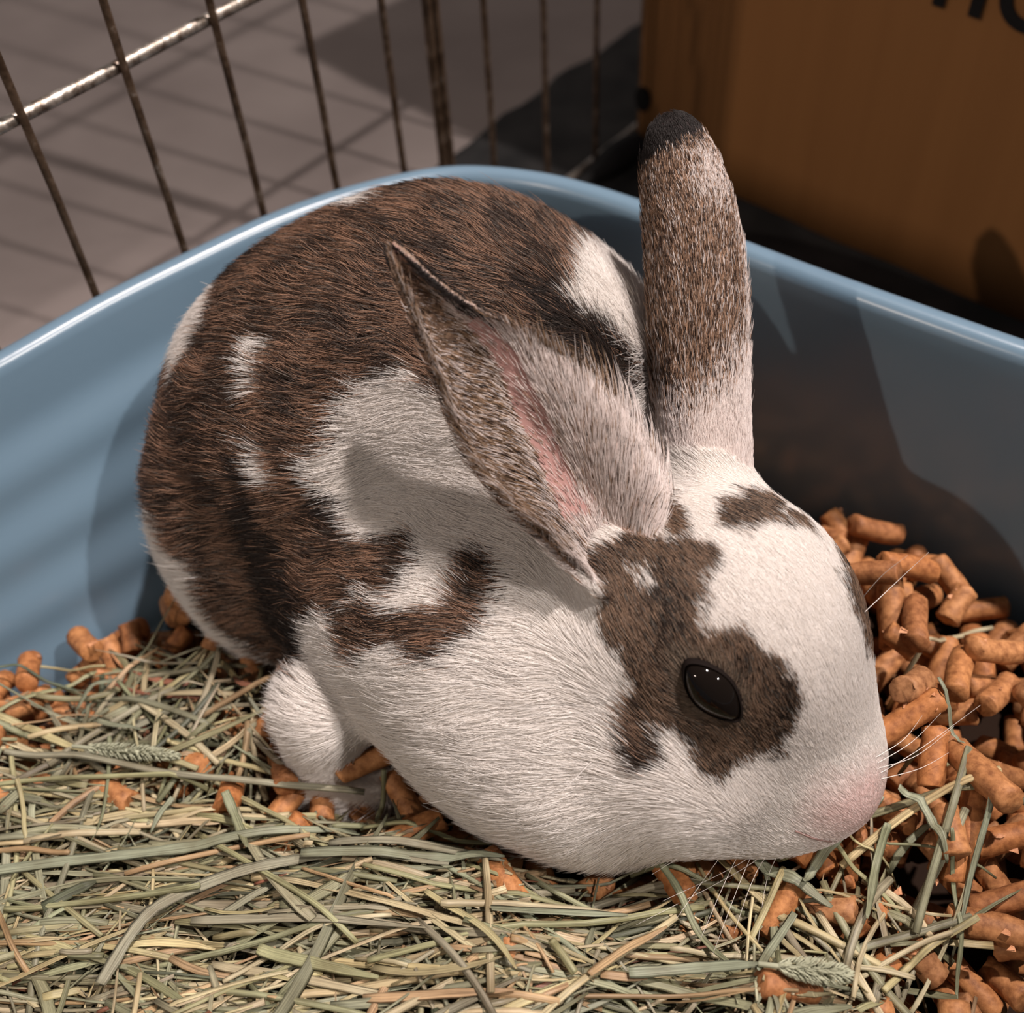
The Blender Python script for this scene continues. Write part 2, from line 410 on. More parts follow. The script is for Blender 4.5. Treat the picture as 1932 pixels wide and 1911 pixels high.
def ear_mesh(e):
    G, n, t = e['G'], e['n'], e['th'][..., None]/2; nu, nv = G.shape[:2]
    A = (G+n*t).reshape(-1, 3); B = (G-n*t).reshape(-1, 3); V = np.concatenate([A, B]); o = nu*nv; Fc = []
    for i in range(nu-1):
        for j in range(nv-1):
            a = i*nv+j; Fc.append([a, a+1, a+nv+1, a+nv]); Fc.append([o+a, o+a+nv, o+a+nv+1, o+a+1])
    for i in range(nu-1):
        a = i*nv; Fc.append([a, a+nv, o+a+nv, o+a]); a += nv-1; Fc.append([a, o+a, o+a+nv, a+nv])
    for j in range(nv-1):
        a = j; Fc.append([a, o+a, o+a+1, a+1]); a = (nu-1)*nv+j; Fc.append([a, a+1, o+a+1, o+a])
    return V, Fc
_ax = np.array([-.517, -.856]); _bx = np.array([.856, -.517]); _b0 = np.array([1120., 1080.])
near_rows = [(-70, 60, 70), (0, 68, 94), (60, 74, 112), (125, 76, 126), (200, 66, 136), (275, 52, 137), (350, 36, 126), (430, 26, 104), (500, 12, 76), (560, 2, 54), (620, -4, 36), (680, -8, 22), (718, -8, 12), (732, -6, 4)]
near_px = [(*(_b0+_ax*t+_bx*s), hw) for t, s, hw in near_rows]
zn = [.088+.056*max(0, (t+20)/752) for t, s, hw in near_rows]
EAR_N = make_ear(near_px, zn, px_dir(.856, -.517), VIEWN, [80, 82, 80, 74, 68, 63, 62, 66, 76, 86, 95, 100, 100, 95], .0024, roll=1)
far_px = [(1342, 960, 66), (1338, 905, 72), (1334, 850, 78), (1331, 780, 81), (1329, 700, 83), (1326, 620, 86), (1322, 540, 87), (1316, 460, 87), (1304, 380, 82), (1288, 310, 72), (1273, 262, 58), (1262, 236, 44), (1256, 222, 24), (1254, 217, 8)]
zf = [.078+.062*max(0, (960-y)/740) for x, y, hw in far_px]
EAR_F = make_ear(far_px, zf, px_dir(1, 0.05), -VIEWN, [140, 130, 120, 108, 100, 95, 92, 92, 92, 92, 92, 90, 85, 80], .0024)

V, Fq = grow_body(.0014)
vb, fb = [V], [f for f in Fq.tolist()]; o_ = len(V)
for e in (EAR_N, EAR_F):
    v, f = ear_mesh(e); vb.append(v); fb += [[i+o_ for i in q] for q in f]; o_ += len(v)
tmp = meshobj('tmp', np.concatenate(vb), fb, None)
r = tmp.modifiers.new('r', 'REMESH'); r.mode = 'VOXEL'; r.voxel_size = .0009; r.use_smooth_shade = True
sm = tmp.modifiers.new('s', 'SMOOTH'); sm.iterations = 3; sm.factor = .5
skin = bpy.data.meshes.new_from_object(tmp.evaluated_get(bpy.context.evaluated_depsgraph_get()))
bpy.data.objects.remove(tmp)
rabbit = empty('rabbit', (float(P(900, 1100, 0)[0]), float(P(900, 1100, 0)[1]), .0))
skin.name = 'body'; body = bpy.data.objects.new('body', skin); COL.objects.link(body); shift(body, rabbit)
tag(rabbit, 'white rabbit with brown black ticked patches and tall ears, crouching in the blue tray', 'rabbit')
ns = len(skin.vertices); SV = np.empty(ns*3); skin.vertices.foreach_get('co', SV); SV = SV.reshape(-1, 3)
# ------------------------------------------------------------------ coat markings
DENS = 1.0
COAT = {
    'dark': [[(23.1,238.5),(29.2,245.9),(31.3,263.2),(10.8,274.5),(-16.9,284.8),(-51.5,275.7),(-78.1,269.0),(-75.8,251.9),(-69.4,245.2),(-68.2,233.7),(-73.1,225.6),(-79.4,220.3),(-85.3,230.3),(-99.9,226.6),(-100.7,198.0),(-94.7,188.3),(-87.8,182.1),(-84.6,177.1),(-79.2,170.6),(-80.9,164.4),(-79.8,159.3),(-74.9,152.1),(-60.3,144.4),(-53.7,142.8),(-50.9,148.6),(-50.0,156.4),(-44.9,160.1),(-40.7,156.2),(-40.7,149.4),(-36.2,146.0),(-31.8,148.7),(-25.1,152.7),(-21.7,149.0),(-17.7,146.4),(-13.3,149.7),(-7.3,151.7),(-3.4,157.8),(-0.0,164.5),(-2.7,169.4),(-8.6,168.6),(-11.3,162.9),(-15.0,159.7),(-23.5,159.0),(-31.0,159.7),(-36.2,161.5),(-33.4,164.4),(-25.8,162.1),(-22.0,163.6),(-18.8,169.3),(-21.8,174.4),(-28.1,176.2),(-33.3,174.1),(-34.6,176.8),(-35.7,182.5),(-37.2,187.0),(-42.7,189.2),(-45.1,191.7),(-42.7,195.7),(-38.7,198.9),(-35.1,203.3),(-31.6,207.7),(-26.4,211.4),(-19.0,212.5),(-13.3,207.4),(-6.3,204.6),(17.8,198.9),(29.5,195.5),(33.0,189.5),(36.9,194.7),(31.3,204.0),(35.4,212.0),(29.6,217.8),(23.2,221.1),(19.0,224.8),(21.7,232.0)],
        [(15.5,166.8),(21.2,169.8),(26.1,172.9),(31.1,170.7),(37.4,170.2),(42.9,168.1),(43.0,164.2),(40.0,159.6),(39.7,155.4),(37.1,151.8),(39.1,150.1),(43.2,149.3),(47.4,148.0),(52.6,142.7),(55.5,136.9),(55.7,129.9),(53.5,124.0),(49.2,123.2),(44.6,122.4),(41.1,117.1),(37.1,118.5),(33.4,124.5),(31.4,128.6),(27.6,128.7),(29.2,123.5),(25.9,120.7),(22.6,124.7),(20.5,130.5),(21.9,137.4),(21.8,143.7),(18.4,149.4),(17.8,155.5),(17.0,162.2)],
        [(35.2,185.9),(36.8,179.2),(37.0,173.7),(37.5,169.6),(32.6,170.0),(33.7,177.0)],
        [(44.1,171.4),(45.6,176.0),(48.9,178.5),(54.6,179.7),(60.1,177.5),(65.6,172.2),(68.0,167.9),(64.1,170.4),(56.3,172.4),(51.2,172.1),(47.3,170.6)],
        [(71.4,164.8),(78.8,158.9),(84.4,148.7),(87.0,137.3),(82.7,133.2),(75.6,140.8),(72.7,148.2),(70.1,156.3)]],
    'black': [[(9.9,228.3),(15.1,231.3),(22.2,225.0),(29.6,217.8),(35.4,212.0),(33.4,204.2),(36.9,194.7),(33.0,189.5),(29.5,195.5),(22.2,208.5),(14.1,218.2)],
        [(-63.3,201.3),(-56.9,198.2),(-56.5,179.9),(-51.2,160.3),(-51.3,148.5),(-56.0,143.5),(-63.3,156.5),(-64.2,170.2),(-63.6,185.5)],  # dark stripe painted along the haunch fold for its shade
        [(-78.7,255.3),(-66.1,260.4),(-54.1,249.5),(-69.1,242.7),(-75.7,245.1)],
        [(-41.1,190.8),(-35.3,186.8),(-34.6,179.3),(-40.0,177.2),(-43.5,183.8)]],
    'white': [[(-56.4,222.8),(-50.1,224.1),(-48.9,221.6),(-53.9,217.3),(-55.1,211.3),(-57.5,212.2),(-58.0,216.6)],
        [(-60.0,200.3),(-55.2,199.0),(-54.0,191.3),(-57.1,192.8)],
        [(-36.2,263.1),(-24.5,264.5),(-22.9,259.8),(-30.7,256.6)],
        [(23.8,238.7),(31.0,242.4),(40.5,229.4),(39.4,212.7),(29.6,217.8),(22.8,223.7),(17.8,225.4),(21.6,231.2)],
        [(25.4,163.3),(27.2,163.9),(29.0,160.9),(26.8,160.2)]],
    'pale': [[(30.2,146.2),(33.8,147.7),(38.3,145.9),(42.8,141.3),(46.0,135.5),(45.3,130.3),(39.9,131.2),(33.6,133.7),(30.5,139.6)]],
    'pink': [[(62.5,112.8),(69.2,115.8),(76.3,118.1),(83.7,112.5),(84.1,102.1),(74.1,97.4),(66.8,101.5),(61.3,106.3)]],
}  # outlines of the coat markings and the painted fold shade in mm on the flank chart (x, .79y+.61z)

def sdpoly(p, poly):
    poly = np.array(poly)/1000; d = np.full(len(p), 9.); ins = np.zeros(len(p), bool)
    for (a, b) in zip(poly, np.roll(poly, -1, 0)):
        e = b-a; w_ = p-a; t = np.clip((w_@e)/(e@e+1e-12), 0, 1); q = w_-t[:, None]*e
        d = np.minimum(d, np.einsum('ij,ij->i', q, q))
        ins ^= ((a[1] > p[:, 1]) != (b[1] > p[:, 1])) & (p[:, 0] < (b[0]-a[0])*(p[:, 1]-a[1])/(b[1]-a[1]+1e-15)+a[0])
    d = np.sqrt(d); return np.where(ins, -d, d)
def marks(p3, soft):
    c = np.stack([p3[:, 0], .79*p3[:, 1]+.61*p3[:, 2]], 1)
    wob = (vnoise(p3, 220)-.5)*.0035+(vnoise(p3+5, 600)-.5)*.002
    out = {}
    for k, ps in COAT.items():
        d = np.min([sdpoly(c, q) for q in ps], axis=0)+wob*(.4 if k == 'pale' else 1)
        out[k] = np.clip(.5-d/(soft if k != 'pink' else .010), 0, 1)
    return out
BLACK = np.array([.014, .010, .009]); BROWN = np.array([.060, .031, .020]); TAN = np.array([.50, .29, .19]); WHITE = np.array([.90, .87, .845])
GREY = np.array([.24, .20, .17]); PINK = np.array([.80, .48, .45]); CREAM = np.array([.80, .74, .68])
def mixc(a, b, t): return a+(b-a)*np.asarray(t)[:, None]

M_fur = mat('fur', (.8, .8, .8), .55, .35)
_a = nd(M_fur, 'ShaderNodeAttribute', attribute_name='col'); base(M_fur, _a.outputs['Color'])
_b = M_fur.node_tree.nodes['Principled BSDF']; _o = [n for n in M_fur.node_tree.nodes if n.type == 'OUTPUT_MATERIAL'][0]
_t = nd(M_fur, 'ShaderNodeBsdfTranslucent'); lk(M_fur, _a.outputs['Color'], _t.inputs['Color'])
_m = nd(M_fur, 'ShaderNodeMixShader'); _m.inputs[0].default_value = .28
lk(M_fur, _b.outputs[0], _m.inputs[1]); lk(M_fur, _t.outputs[0], _m.inputs[2]); lk(M_fur, _m.outputs[0], _o.inputs['Surface'])
M_skin = mat('skin_under_fur', (.8, .7, .66), .7, .15)
_a = nd(M_skin, 'ShaderNodeAttribute', attribute_name='col'); base(M_skin, _a.outputs['Color'])

K = 5                                                # points per hair
def hairs(name, root, d, nrm, length, lift, rad, cr, cm, ct, parent, kind='stuff', cl_=.22):
    N = len(root); L = length[:, None]; s = np.sin(lift)[:, None]; c = np.cos(lift)[:, None]
    up = nrm*s+d*c; pts = np.empty((N, K, 3)); pts[:, 0] = root-nrm*.0004; p = root.copy(); cur = up
    clump = np.stack([vnoise(root+7*k, 700)-.5 for k in (1, 2, 3)], 1)*L*(cl_[:, None] if np.ndim(cl_) else cl_)
    for k in range(1, K):
        p = p+cur*L/(K-1); cur = cur*.72+d*.36-nrm*.05; cur /= np.linalg.norm(cur, axis=1)[:, None]
        pts[:, k] = p+clump*(k/(K-1))**1.5
    pts[:, :, 2] = np.maximum(pts[:, :, 2], .0008)
    hc = bpy.data.hair_curves.new(name); hc.add_curves([K]*N)
    hc.attributes['position'].data.foreach_set('vector', pts.astype(np.float32).ravel())
    tp = np.array([1, .95, .8, .55, .12])
    ra = (rad[:, None]*tp[None]).astype(np.float32)
    at = hc.attributes.get('radius') or hc.attributes.new('radius', 'FLOAT', 'POINT'); at.data.foreach_set('value', ra.ravel())
    g = np.stack([cr, .5*cr+.5*cm, cm, .5*cm+.5*ct, ct], 1); g = np.concatenate([g, np.ones((N, K, 1))], 2)
    at = hc.attributes.new('col', 'FLOAT_COLOR', 'POINT'); at.data.foreach_set('color', g.astype(np.float32).ravel())
    hc.materials.append(M_fur)
    o = bpy.data.objects.new(name, hc); COL.objects.link(o); shift(o, parent); tag(o, kind=kind); return o
def unit(v): return v/(np.linalg.norm(v, axis=-1)[..., None]+1e-12)

EYE = None
HEADC = P(1430, 1270, .052); NOSE = P(1640, 1510, .034); CROWN = P(1290, 1010, .088)
HV = np.array([.87, -.49, 0.])                       # the way the body points
back_head = unit(CROWN-NOSE)
# eye sits where the socket is: find the skin point
from mathutils.bvhtree import BVHTree
bvh = BVHTree.FromPolygons([tuple(v) for v in SV], [tuple(p.vertices) for p in skin.polygons])
def cast(x, y):
    for k in range(60):                                  # slides inwards until it meets the skin
        loc, nn, i, dist = bvh.ray_cast(Vector(CAM), Vector(unit(ray(x, y))))
        if loc is not None: return np.array(loc), np.array(nn)
        x += (1450-x)*.03; y += (1270-y)*.03
ep, en = cast(1344, 1303)
eye_tip0, _ = cast(1300, 1252); eye_tip1, _ = cast(1390, 1350)
eu = unit(eye_tip1-eye_tip0); en = unit(en-(en@eu)*eu); ev = np.cross(en, eu)   # long axis of the lids, outward, across
ELEN = np.linalg.norm(eye_tip1-eye_tip0)/2; EC = (eye_tip0+eye_tip1)/2
# the other eye: mirrored across the middle plane of the head, set on the skin there
_fw = unit(NOSE-CROWN); _l = unit(np.cross(_fw, [0, 0, 1.])); _l = _l if (EC-NOSE)@_l < 0 else -_l
_mid = P(1515, 1235, .068); mir = lambda p: p-2*((p-_mid)@_l)*_l
_h = bvh.ray_cast(Vector(mir(EC)+_l*.03+np.array([0, 0, -.011])+_fw*.002), Vector(-_l)); EC2 = np.array(_h[0]); en2 = np.array(_h[1]); eu2 = eu-2*(eu@_l)*_l; eu2 = unit(eu2-(eu2@en2)*en2); ev2 = np.cross(en2, eu2)

def face_w(p):                                        # 1 on the face, 0 on the body
    t = (p-CROWN)@unit(NOSE-CROWN); ax = CROWN+t[:, None]*unit(NOSE-CROWN); r = np.linalg.norm(p-ax, axis=1)
    return np.clip(1.25-np.maximum(-t/.014, 0)-np.maximum((r-.026)/.014, 0), 0, 1)
def body_colours(p, n, rnd):
    mk = marks(p, .003)
    fw = face_w(p); N = len(p)
    q = vnoise(p, 130); q2 = vnoise(p+3, 420)
    dark = mk['dark']*(1-mk['white']); black = mk['black']*dark*.7
    isd = rnd[:, 0] < dark
    w0 = mixc(np.tile(WHITE, (N, 1)), CREAM, .6*rnd[:, 1])
    w0 = mixc(w0, PINK, mk['pink']*.30)
    fr_tan = np.clip(.48+.17*fw+(q-.5)*.9+(q2-.5)*.5, .1, .9)*(1-.85*black)
    tan = rnd[:, 2] < fr_tan
    br = rnd[:, 3:4]
    tip = np.where(tan[:, None], TAN*(.55+.75*br), BROWN*(.3+.8*br)); tip = np.where((rnd[:, 3] < .10)[:, None], GREY, tip)
    tip = mixc(tip, tip*np.array([.82, .92, .95]), fw)
    tip = np.where((black > rnd[:, 4])[:, None], BLACK*1.6, tip)
    tip = mixc(tip, np.array([.34, .27, .20])*(.6+.7*br), mk['pale']*.6)
    rootc = mixc(np.tile(BROWN*.45, (N, 1)), GREY*.4, rnd[:, 5])
    return isd, w0, rootc, tip, fw

# skin vertex colours under the fur
nrmv = np.empty(ns*3); skin.vertices.foreach_get('normal', nrmv); nrmv = nrmv.reshape(-1, 3)
kd = {}
GE = [e['G'].reshape(-1, 3) for e in (EAR_N, EAR_F)]
def near_ear_d(p, idx):
    g = GE[idx]; out = np.empty(len(p)); oi = np.empty(len(p), int)
    t = kdtree.KDTree(len(g))
    for i, q in enumerate(g): t.insert(Vector(q), i)
    t.balance()
    for i, q in enumerate(p): _, j, dd = t.find(Vector(q)); out[i] = dd; oi[i] = j
    return out, oi
# candidates near the ears only
eard = np.full(ns, 9.); eari = np.zeros(ns, int); earw = np.zeros(ns, int)
for k_ in (0, 1):
    lo, hi = GE[k_].min(0)-.004, GE[k_].max(0)+.004
    c = np.where(((SV > lo) & (SV < hi)).all(1))[0]
    dd, jj = near_ear_d(SV[c], k_)
    b = dd < eard[c]; eard[c[b]] = dd[b]; eari[c[b]] = jj[b]; earw[c[b]] = k_
is_ear = (eard < .0017) & (SV[:, 2] > .06) & (eari//EAR_N['G'].shape[1] > 2)
is_ear |= (eard < .005) & (eari//EAR_N['G'].shape[1] > 20)

def ear_palette(k_, u, v, inner, rnd):
    """u 0 base..1 tip, v -1 (left in the photo)..1"""
    N = len(u); c = np.tile(WHITE, (N, 1)); wn = rnd[:, 0]
    dk = np.zeros(N); bl = np.zeros(N); vc = np.clip(-.22+(u-.30)*1.7, -.3, .55)
    if k_ == 0 and inner:
        left = np.clip((vc-.08-v)/.22, 0, 1)
        dk = left*.74*np.clip((u-.06)/.12, 0, 1)+(1-left)*.13
        dk = np.maximum(dk, np.clip((v-.80)/.12, 0, 1)*np.clip((u-.30)/.15, 0, 1)*.85)
        dk = np.maximum(dk, np.clip((u-.75)/.1, 0, 1)*.8)
        bl = np.clip((v-.45)/.25, 0, 1)*np.clip((u-.68)/.08, 0, 1)
    elif k_ == 0:
        dk = .25+.6*np.clip((u-.15)/.3, 0, 1); bl = np.clip((u-.9)/.06, 0, 1)*.8+.0*u
        bl = np.maximum(bl, np.clip((v-.55)/.2, 0, 1)*np.clip((u-.62)/.1, 0, 1)*.9)
    else:
        edge = np.clip((.5-(u-.1)*1.0), 0, 1)
        dk = np.clip((u-.17-.20*np.clip(v+.2, 0, 1))/.16, 0, 1)*.86
        dk = dk*(1-.45*np.clip((v-.45)/.3, 0, 1))
        g = np.clip(1-((v-.30)/.38)**2-((u-.80)/.10)**2, 0, 1); dk = dk*(1-.75*g)
        bl = np.clip((u-.885-.02*v)/.03, 0, 1)
    d = rnd[:, 1] < dk
    tan = rnd[:, 2] < .58
    br = rnd[:, 3:4]
    t = np.where(tan[:, None], np.array([.36, .225, .150])*(.6+.8*br), BROWN*(.35+.8*br))
    if k_ == 0 and inner: t = t*np.array([.9, .95, .9])
    w_ = mixc(np.tile(np.array([.88, .81, .78]), (N, 1)), np.array([.60, .50, .46]), rnd[:, 4]*.6)
    if k_ == 0 and inner: w_ = mixc(w_, np.array([.30, .22, .18]), (rnd[:, 5] < .17)*.8)
    c = np.where(d[:, None], t, w_)
    c = np.where((rnd[:, 6] < bl)[:, None], BLACK*1.3, c)
    return c

colv = np.zeros((ns, 4)); colv[:, 3] = 1
rr = rng.random((ns, 8))
isd, w0, rc, tp_, fw_ = body_colours(SV, nrmv, rr)
mk = marks(SV, .003); dkk = (mk['dark']*(1-mk['white']))
colv[:, :3] = mixc(WHITE*.92*np.ones((ns, 1)), BROWN*.7, dkk); colv[:, :3] = mixc(colv[:, :3], PINK, mk['pink']*.5)
nvv = EAR_N['G'].shape[1]; nuu = EAR_N['G'].shape[0]
ui = (eari//nvv)/(nuu-1); vi = (eari % nvv)/(nvv-1)*2-1
side = np.zeros(ns)
for k_, e in enumerate((EAR_N, EAR_F)):
    g = e['n'].reshape(-1, 3); s_ = np.einsum('ij,ij->i', nrmv, g[np.minimum(eari, len(g)-1)]); side = np.where(earw == k_, s_, side)
ec = np.where(((earw == 0) & (side > 0))[:, None], np.array([.36, .205, .185]), np.array([.22, .15, .11]))
ec = np.where(((earw == 0) & (side > 0) & (vi < np.clip(-.40+(ui-.30)*1.7, -.5, .4)))[:, None], np.array([.17, .105, .07]), ec)
ec = np.where(((earw == 0) & (side > 0) & (vi > np.clip(.1+(ui-.30)*1.7, 0, .8)))[:, None], np.array([.56, .43, .38]), ec)
ec = np.where(((earw == 1) & (ui < .25))[:, None], np.array([.6, .52, .48]), ec)
ec = np.where(((earw == 1) & (ui > .90))[:, None], np.array([.03, .02, .02]), ec)
colv[is_ear, :3] = ec[is_ear]
at = skin.attributes.new('col', 'FLOAT_COLOR', 'POINT'); at.data.foreach_set('color', colv.astype(np.float32).ravel())
skin.materials.clear(); skin.materials.append(M_skin)

# ------------------------------------------------------------------ body fur
skin.calc_loop_triangles(); nt = len(skin.loop_triangles); TV = np.empty(nt*3, int); skin.loop_triangles.foreach_get('vertices', TV); TV = TV.reshape(-1, 3)
TV = TV[~is_ear[TV].any(1)]
a_, b_, c_ = SV[TV[:, 0]], SV[TV[:, 1]], SV[TV[:, 2]]
ar = np.linalg.norm(np.cross(b_-a_, c_-a_), axis=1)/2; cen = (a_+b_+c_)/3; fn = nrmv[TV].mean(1)
see = np.clip((unit(CAM-cen)*fn).sum(1)*3+1.4, .30, 1)
see[cen[:, 2] < .003] = 0
fwt = face_w(cen)
dens = (6.5e6*(1-fwt)+20.0e6*fwt)*see*DENS
cnt = rng.poisson(ar*dens); ti = np.repeat(np.arange(len(TV)), cnt)
N = len(ti); r1, r2 = np.sqrt(rng.random(N))[:, None], rng.random(N)[:, None]
root = (1-r1)*a_[ti]+r1*(1-r2)*b_[ti]+r1*r2*c_[ti]; tri = TV[ti]
nr = unit((1-r1)*nrmv[tri[:, 0]]+r1*(1-r2)*nrmv[tri[:, 1]]+r1*r2*nrmv[tri[:, 2]])
# keep the eye clear
q = root-EC; eu_, ev_ = q@eu, q@ev
near_eye = (np.linalg.norm(q, axis=1) < .012) & ((eu_/(ELEN*1.0))**2+(ev_/(ELEN*.54))**2 < 1)
q2_ = root-EC2; near_eye |= (np.linalg.norm(q2_, axis=1) < .012) & ((q2_@eu2/ELEN)**2+(q2_@ev2/(ELEN*.54))**2 < 1)
root, nr = root[~near_eye], nr[~near_eye]; N = len(root)
fw = face_w(root); rnd = rng.random((N, 8))
isd, w0, rootc, tipc, _ = body_colours(root, nr, rnd)
# lay of the coat
dbody = -HV[None]*1.0+np.array([0, 0, -1.])*(.30+.35*np.clip(-nr[:, 2:3]+.4, 0, 1))
chest = np.clip((root[:, 0:1]-.0)/.03, 0, 1)*np.clip((.06-root[:, 2:3])/.03, 0, 1)*(1-fw[:, None])
dbody = dbody+chest*np.array([.15, -.25, -1.0])
bh = back_head[None]+np.array([-.35, .1, -.15])*np.clip((.055-root[:, 2:3])/.03, 0, 1)
flow = unit(dbody)*(1-fw[:, None])+bh*fw[:, None]
# hairs part around the eye
rad_ = q[~near_eye]; dist = np.linalg.norm(rad_, axis=1)[:, None]; flow = flow+unit(rad_)*np.clip(1.6-dist/.008, 0, 1)*.9
wv = np.stack([vnoise(root+11*k, 160)-.5 for k in (1, 2, 3)], 1)
flow = flow+wv*(.6*(1-fw[:, None])+.09*fw[:, None])+rng.normal(0, 1, (N, 3))*(.13*(1-fw[:, None])+.07*fw[:, None])
flow = unit(flow-(flow*nr).sum(1)[:, None]*nr)
nose_d = np.linalg.norm(root-NOSE, axis=1)
length = (.0076*(1-fw)+.0025*fw)*(.65+.6*rnd[:, 6])
length *= np.clip(.35+nose_d/.05, .35, 1); length *= np.clip(.45+dist[:, 0]/.016, .45, 1)
paw = (root[:, 2] < .03) & (root[:, 0] < P(720, 1400, .01)[0]) & (np.linalg.norm(root[:, :2]-P(610, 1420, .01)[:2], axis=1) < .022)
length[paw] *= .5
length = np.where(rnd[:, 7] > .985, length*1.35, length)
lift = np.radians(17*(1-fw)+13*fw)+rng.normal(0, .09, N)
low = np.clip((.030-root[:, 2])/.02, 0, 1)*(1-fw); lift += low*.35; length *= 1+.25*low
lift = np.clip(lift, .05, 1.2)
rad = (.000064*(1-fw)+.000043*fw)*(.7+.6*rng.random(N))
rad = np.where(isd, rad, rad*.92)
cr = np.where(isd[:, None], rootc, w0*.95); cm = np.where(isd[:, None], rootc*.35+tipc*.62, w0); ct = np.where(isd[:, None], tipc, w0)
blk = (rng.random(N) < .30-.12*fw) & isd; ct = np.where(blk[:, None], BLACK*2, ct)
fur = hairs('fur', root, flow, nr, length, lift, rad, cr, cm, ct, body, cl_=.16*(1-fw)+.07*fw)
tag(fur, 'white fur with ticked brown and black markings')
print('body hairs', N)
# ------------------------------------------------------------------ ear fur
for k_, e in enumerate((EAR_N, EAR_F)):
    R_, D_, Nn, Ln, Lf, Ra, Cl = [], [], [], [], [], [], []
    for inner in (True, False):
        G = e['G']; nu, nv = G.shape[:2]
        n = int((52000 if (inner == (k_ == 0)) else 26000)*DENS)
        U = rng.random(n)*(nu-1.001); Vv = rng.random(n)*(nv-1.001); i, j = U.astype(int), Vv.astype(int); fu, fv = (U-i)[:, None], (Vv-j)[:, None]
        bl = lambda A: A[i, j]*(1-fu)*(1-fv)+A[i+1, j]*fu*(1-fv)+A[i, j+1]*(1-fu)*fv+A[i+1, j+1]*fu*fv
        # area weighting: reject
        aw = np.linalg.norm(np.cross(G[i+1, j]-G[i, j], G[i, j+1]-G[i, j]), axis=1); keep = rng.random(n) < aw/np.percentile(aw, 97)
        p = bl(G); nn = unit(bl(e['n']))*(1 if inner else -1); gu = unit(bl(e['gu'])); gv = unit(bl(e['gv'])); th = bl(e['th'][..., None])
        u = U/(nu-1); v = Vv/(nv-1)*2-1; rnd = rng.random((n, 8))
        keep &= (u > .03) & (u < .985) & ~((u > .93) & (np.abs(v) > .85))
        side_ = v[:, None]
        if inner:
            vc = np.clip(-.22+(u-.30)*1.7, -.3, .55); side_ = np.clip((v-vc)/.5, -1, 1)[:, None]
            if k_ == 0: keep &= ~((np.abs(v-vc) < .17) & (u < .74) & (u > .20) & (rng.random(n) < .90))
            d = gu*1.0+gv*side_*.75; ln = .0050*(.55+.8*rnd[:, 5])*(.55+.6*np.abs(v)); lf = .22+.15*rnd[:, 7]
        else:
            d = gu*1.0+gv*side_*.12; ln = .0030*(.7+.6*rnd[:, 5]); lf = .20+.14*rnd[:, 7]
        d = unit(d+rng.normal(0, .10, (n, 3))+.35*np.stack([vnoise(p+9*k, 260)-.5 for k in (1, 2, 3)], 1))
        d = unit(d-(d*nn).sum(1)[:, None]*nn)
        edge = np.abs(v) > .93
        lf = np.where(edge, lf+.25, lf); ln = np.where(edge & (rnd[:, 6] > .6), ln*1.7, ln)
        ln = ln*np.clip(1.35-u, .55, 1)
        col = ear_palette(k_, u, v, inner, rnd)
        if k_ == 1 and inner: col = ear_palette(1, u, v, False, rnd)
        for A, B in zip((R_, D_, Nn, Ln, Lf, Ra, Cl), (p+nn*th*.45, d, nn, ln, lf, .000062*(.7+.6*rnd[:, 4]), col)): A.append(B[keep])
    R_, D_, Nn, Ln, Lf, Ra, Cl = map(np.concatenate, (R_, D_, Nn, Ln, Lf, Ra, Cl))
    ef = hairs('ear_fur', R_, D_, Nn, Ln, Lf, Ra, Cl*.75, Cl, Cl, body)
    tag(ef, ('pale inner ear fur with olive brown left flap', 'short ticked ear fur with a black tip')[k_])

# ------------------------------------------------------------------ eye and lids
M_eye = mat('dark_eye', (.006, .004, .003), .05, .22)
M_lid = mat('dark_eyelid', (.010, .007, .006), .7, .05)
def eye_parts(C0, n0, u0, ln):
    v0 = np.cross(n0, u0); V = []; Fc = []; nu, nv = 36, 16
    def almond(a, sc): x, y = math.cos(a), math.sin(a); return x*ln*sc, y*ln*sc*(.60-.04*x)*(1-.32*x*x)
    for j in range(nv+1):
        for i in range(nu):
            x, y = almond(2*math.pi*i/nu, 1.02*math.sin(math.pi*j/nv)); V.append(C0+x*u0+y*v0+n0*(.0036*math.cos(math.pi*j/nv)-.0006))
    for j in range(nv):
        for i in range(nu): Fc.append([j*nu+i, (j+1)*nu+i, (j+1)*nu+(i+1) % nu, j*nu+(i+1) % nu])
    e = meshobj('eye', V, Fc, M_eye); shift(e, body); tag(e, 'glossy black eye')
    V = []; Fc = []; n = 44; rings = [(.965, .0002), (.98, .0007), (1.005, .0008), (1.03, .0004), (1.06, -.0004), (1.12, -.002)]
    for sc, hgt in rings:
        for i in range(n):
            x, y = almond(2*math.pi*i/n, sc); x *= 1+.05*(sc > .95); V.append(C0+x*u0+y*v0+n0*hgt)
    for k in range(len(rings)-1):
        for i in range(n): Fc.append([k*n+i, k*n+(i+1) % n, (k+1)*n+(i+1) % n, (k+1)*n+i])
    l = meshobj('eyelid', V, Fc, M_lid); shift(l, body); tag(l, 'dark rim around the eye')
eye_parts(EC+en*.0008, en, eu, ELEN*1.03)
eye_parts(EC2+en2*.0004, en2, eu2, ELEN*1.03)

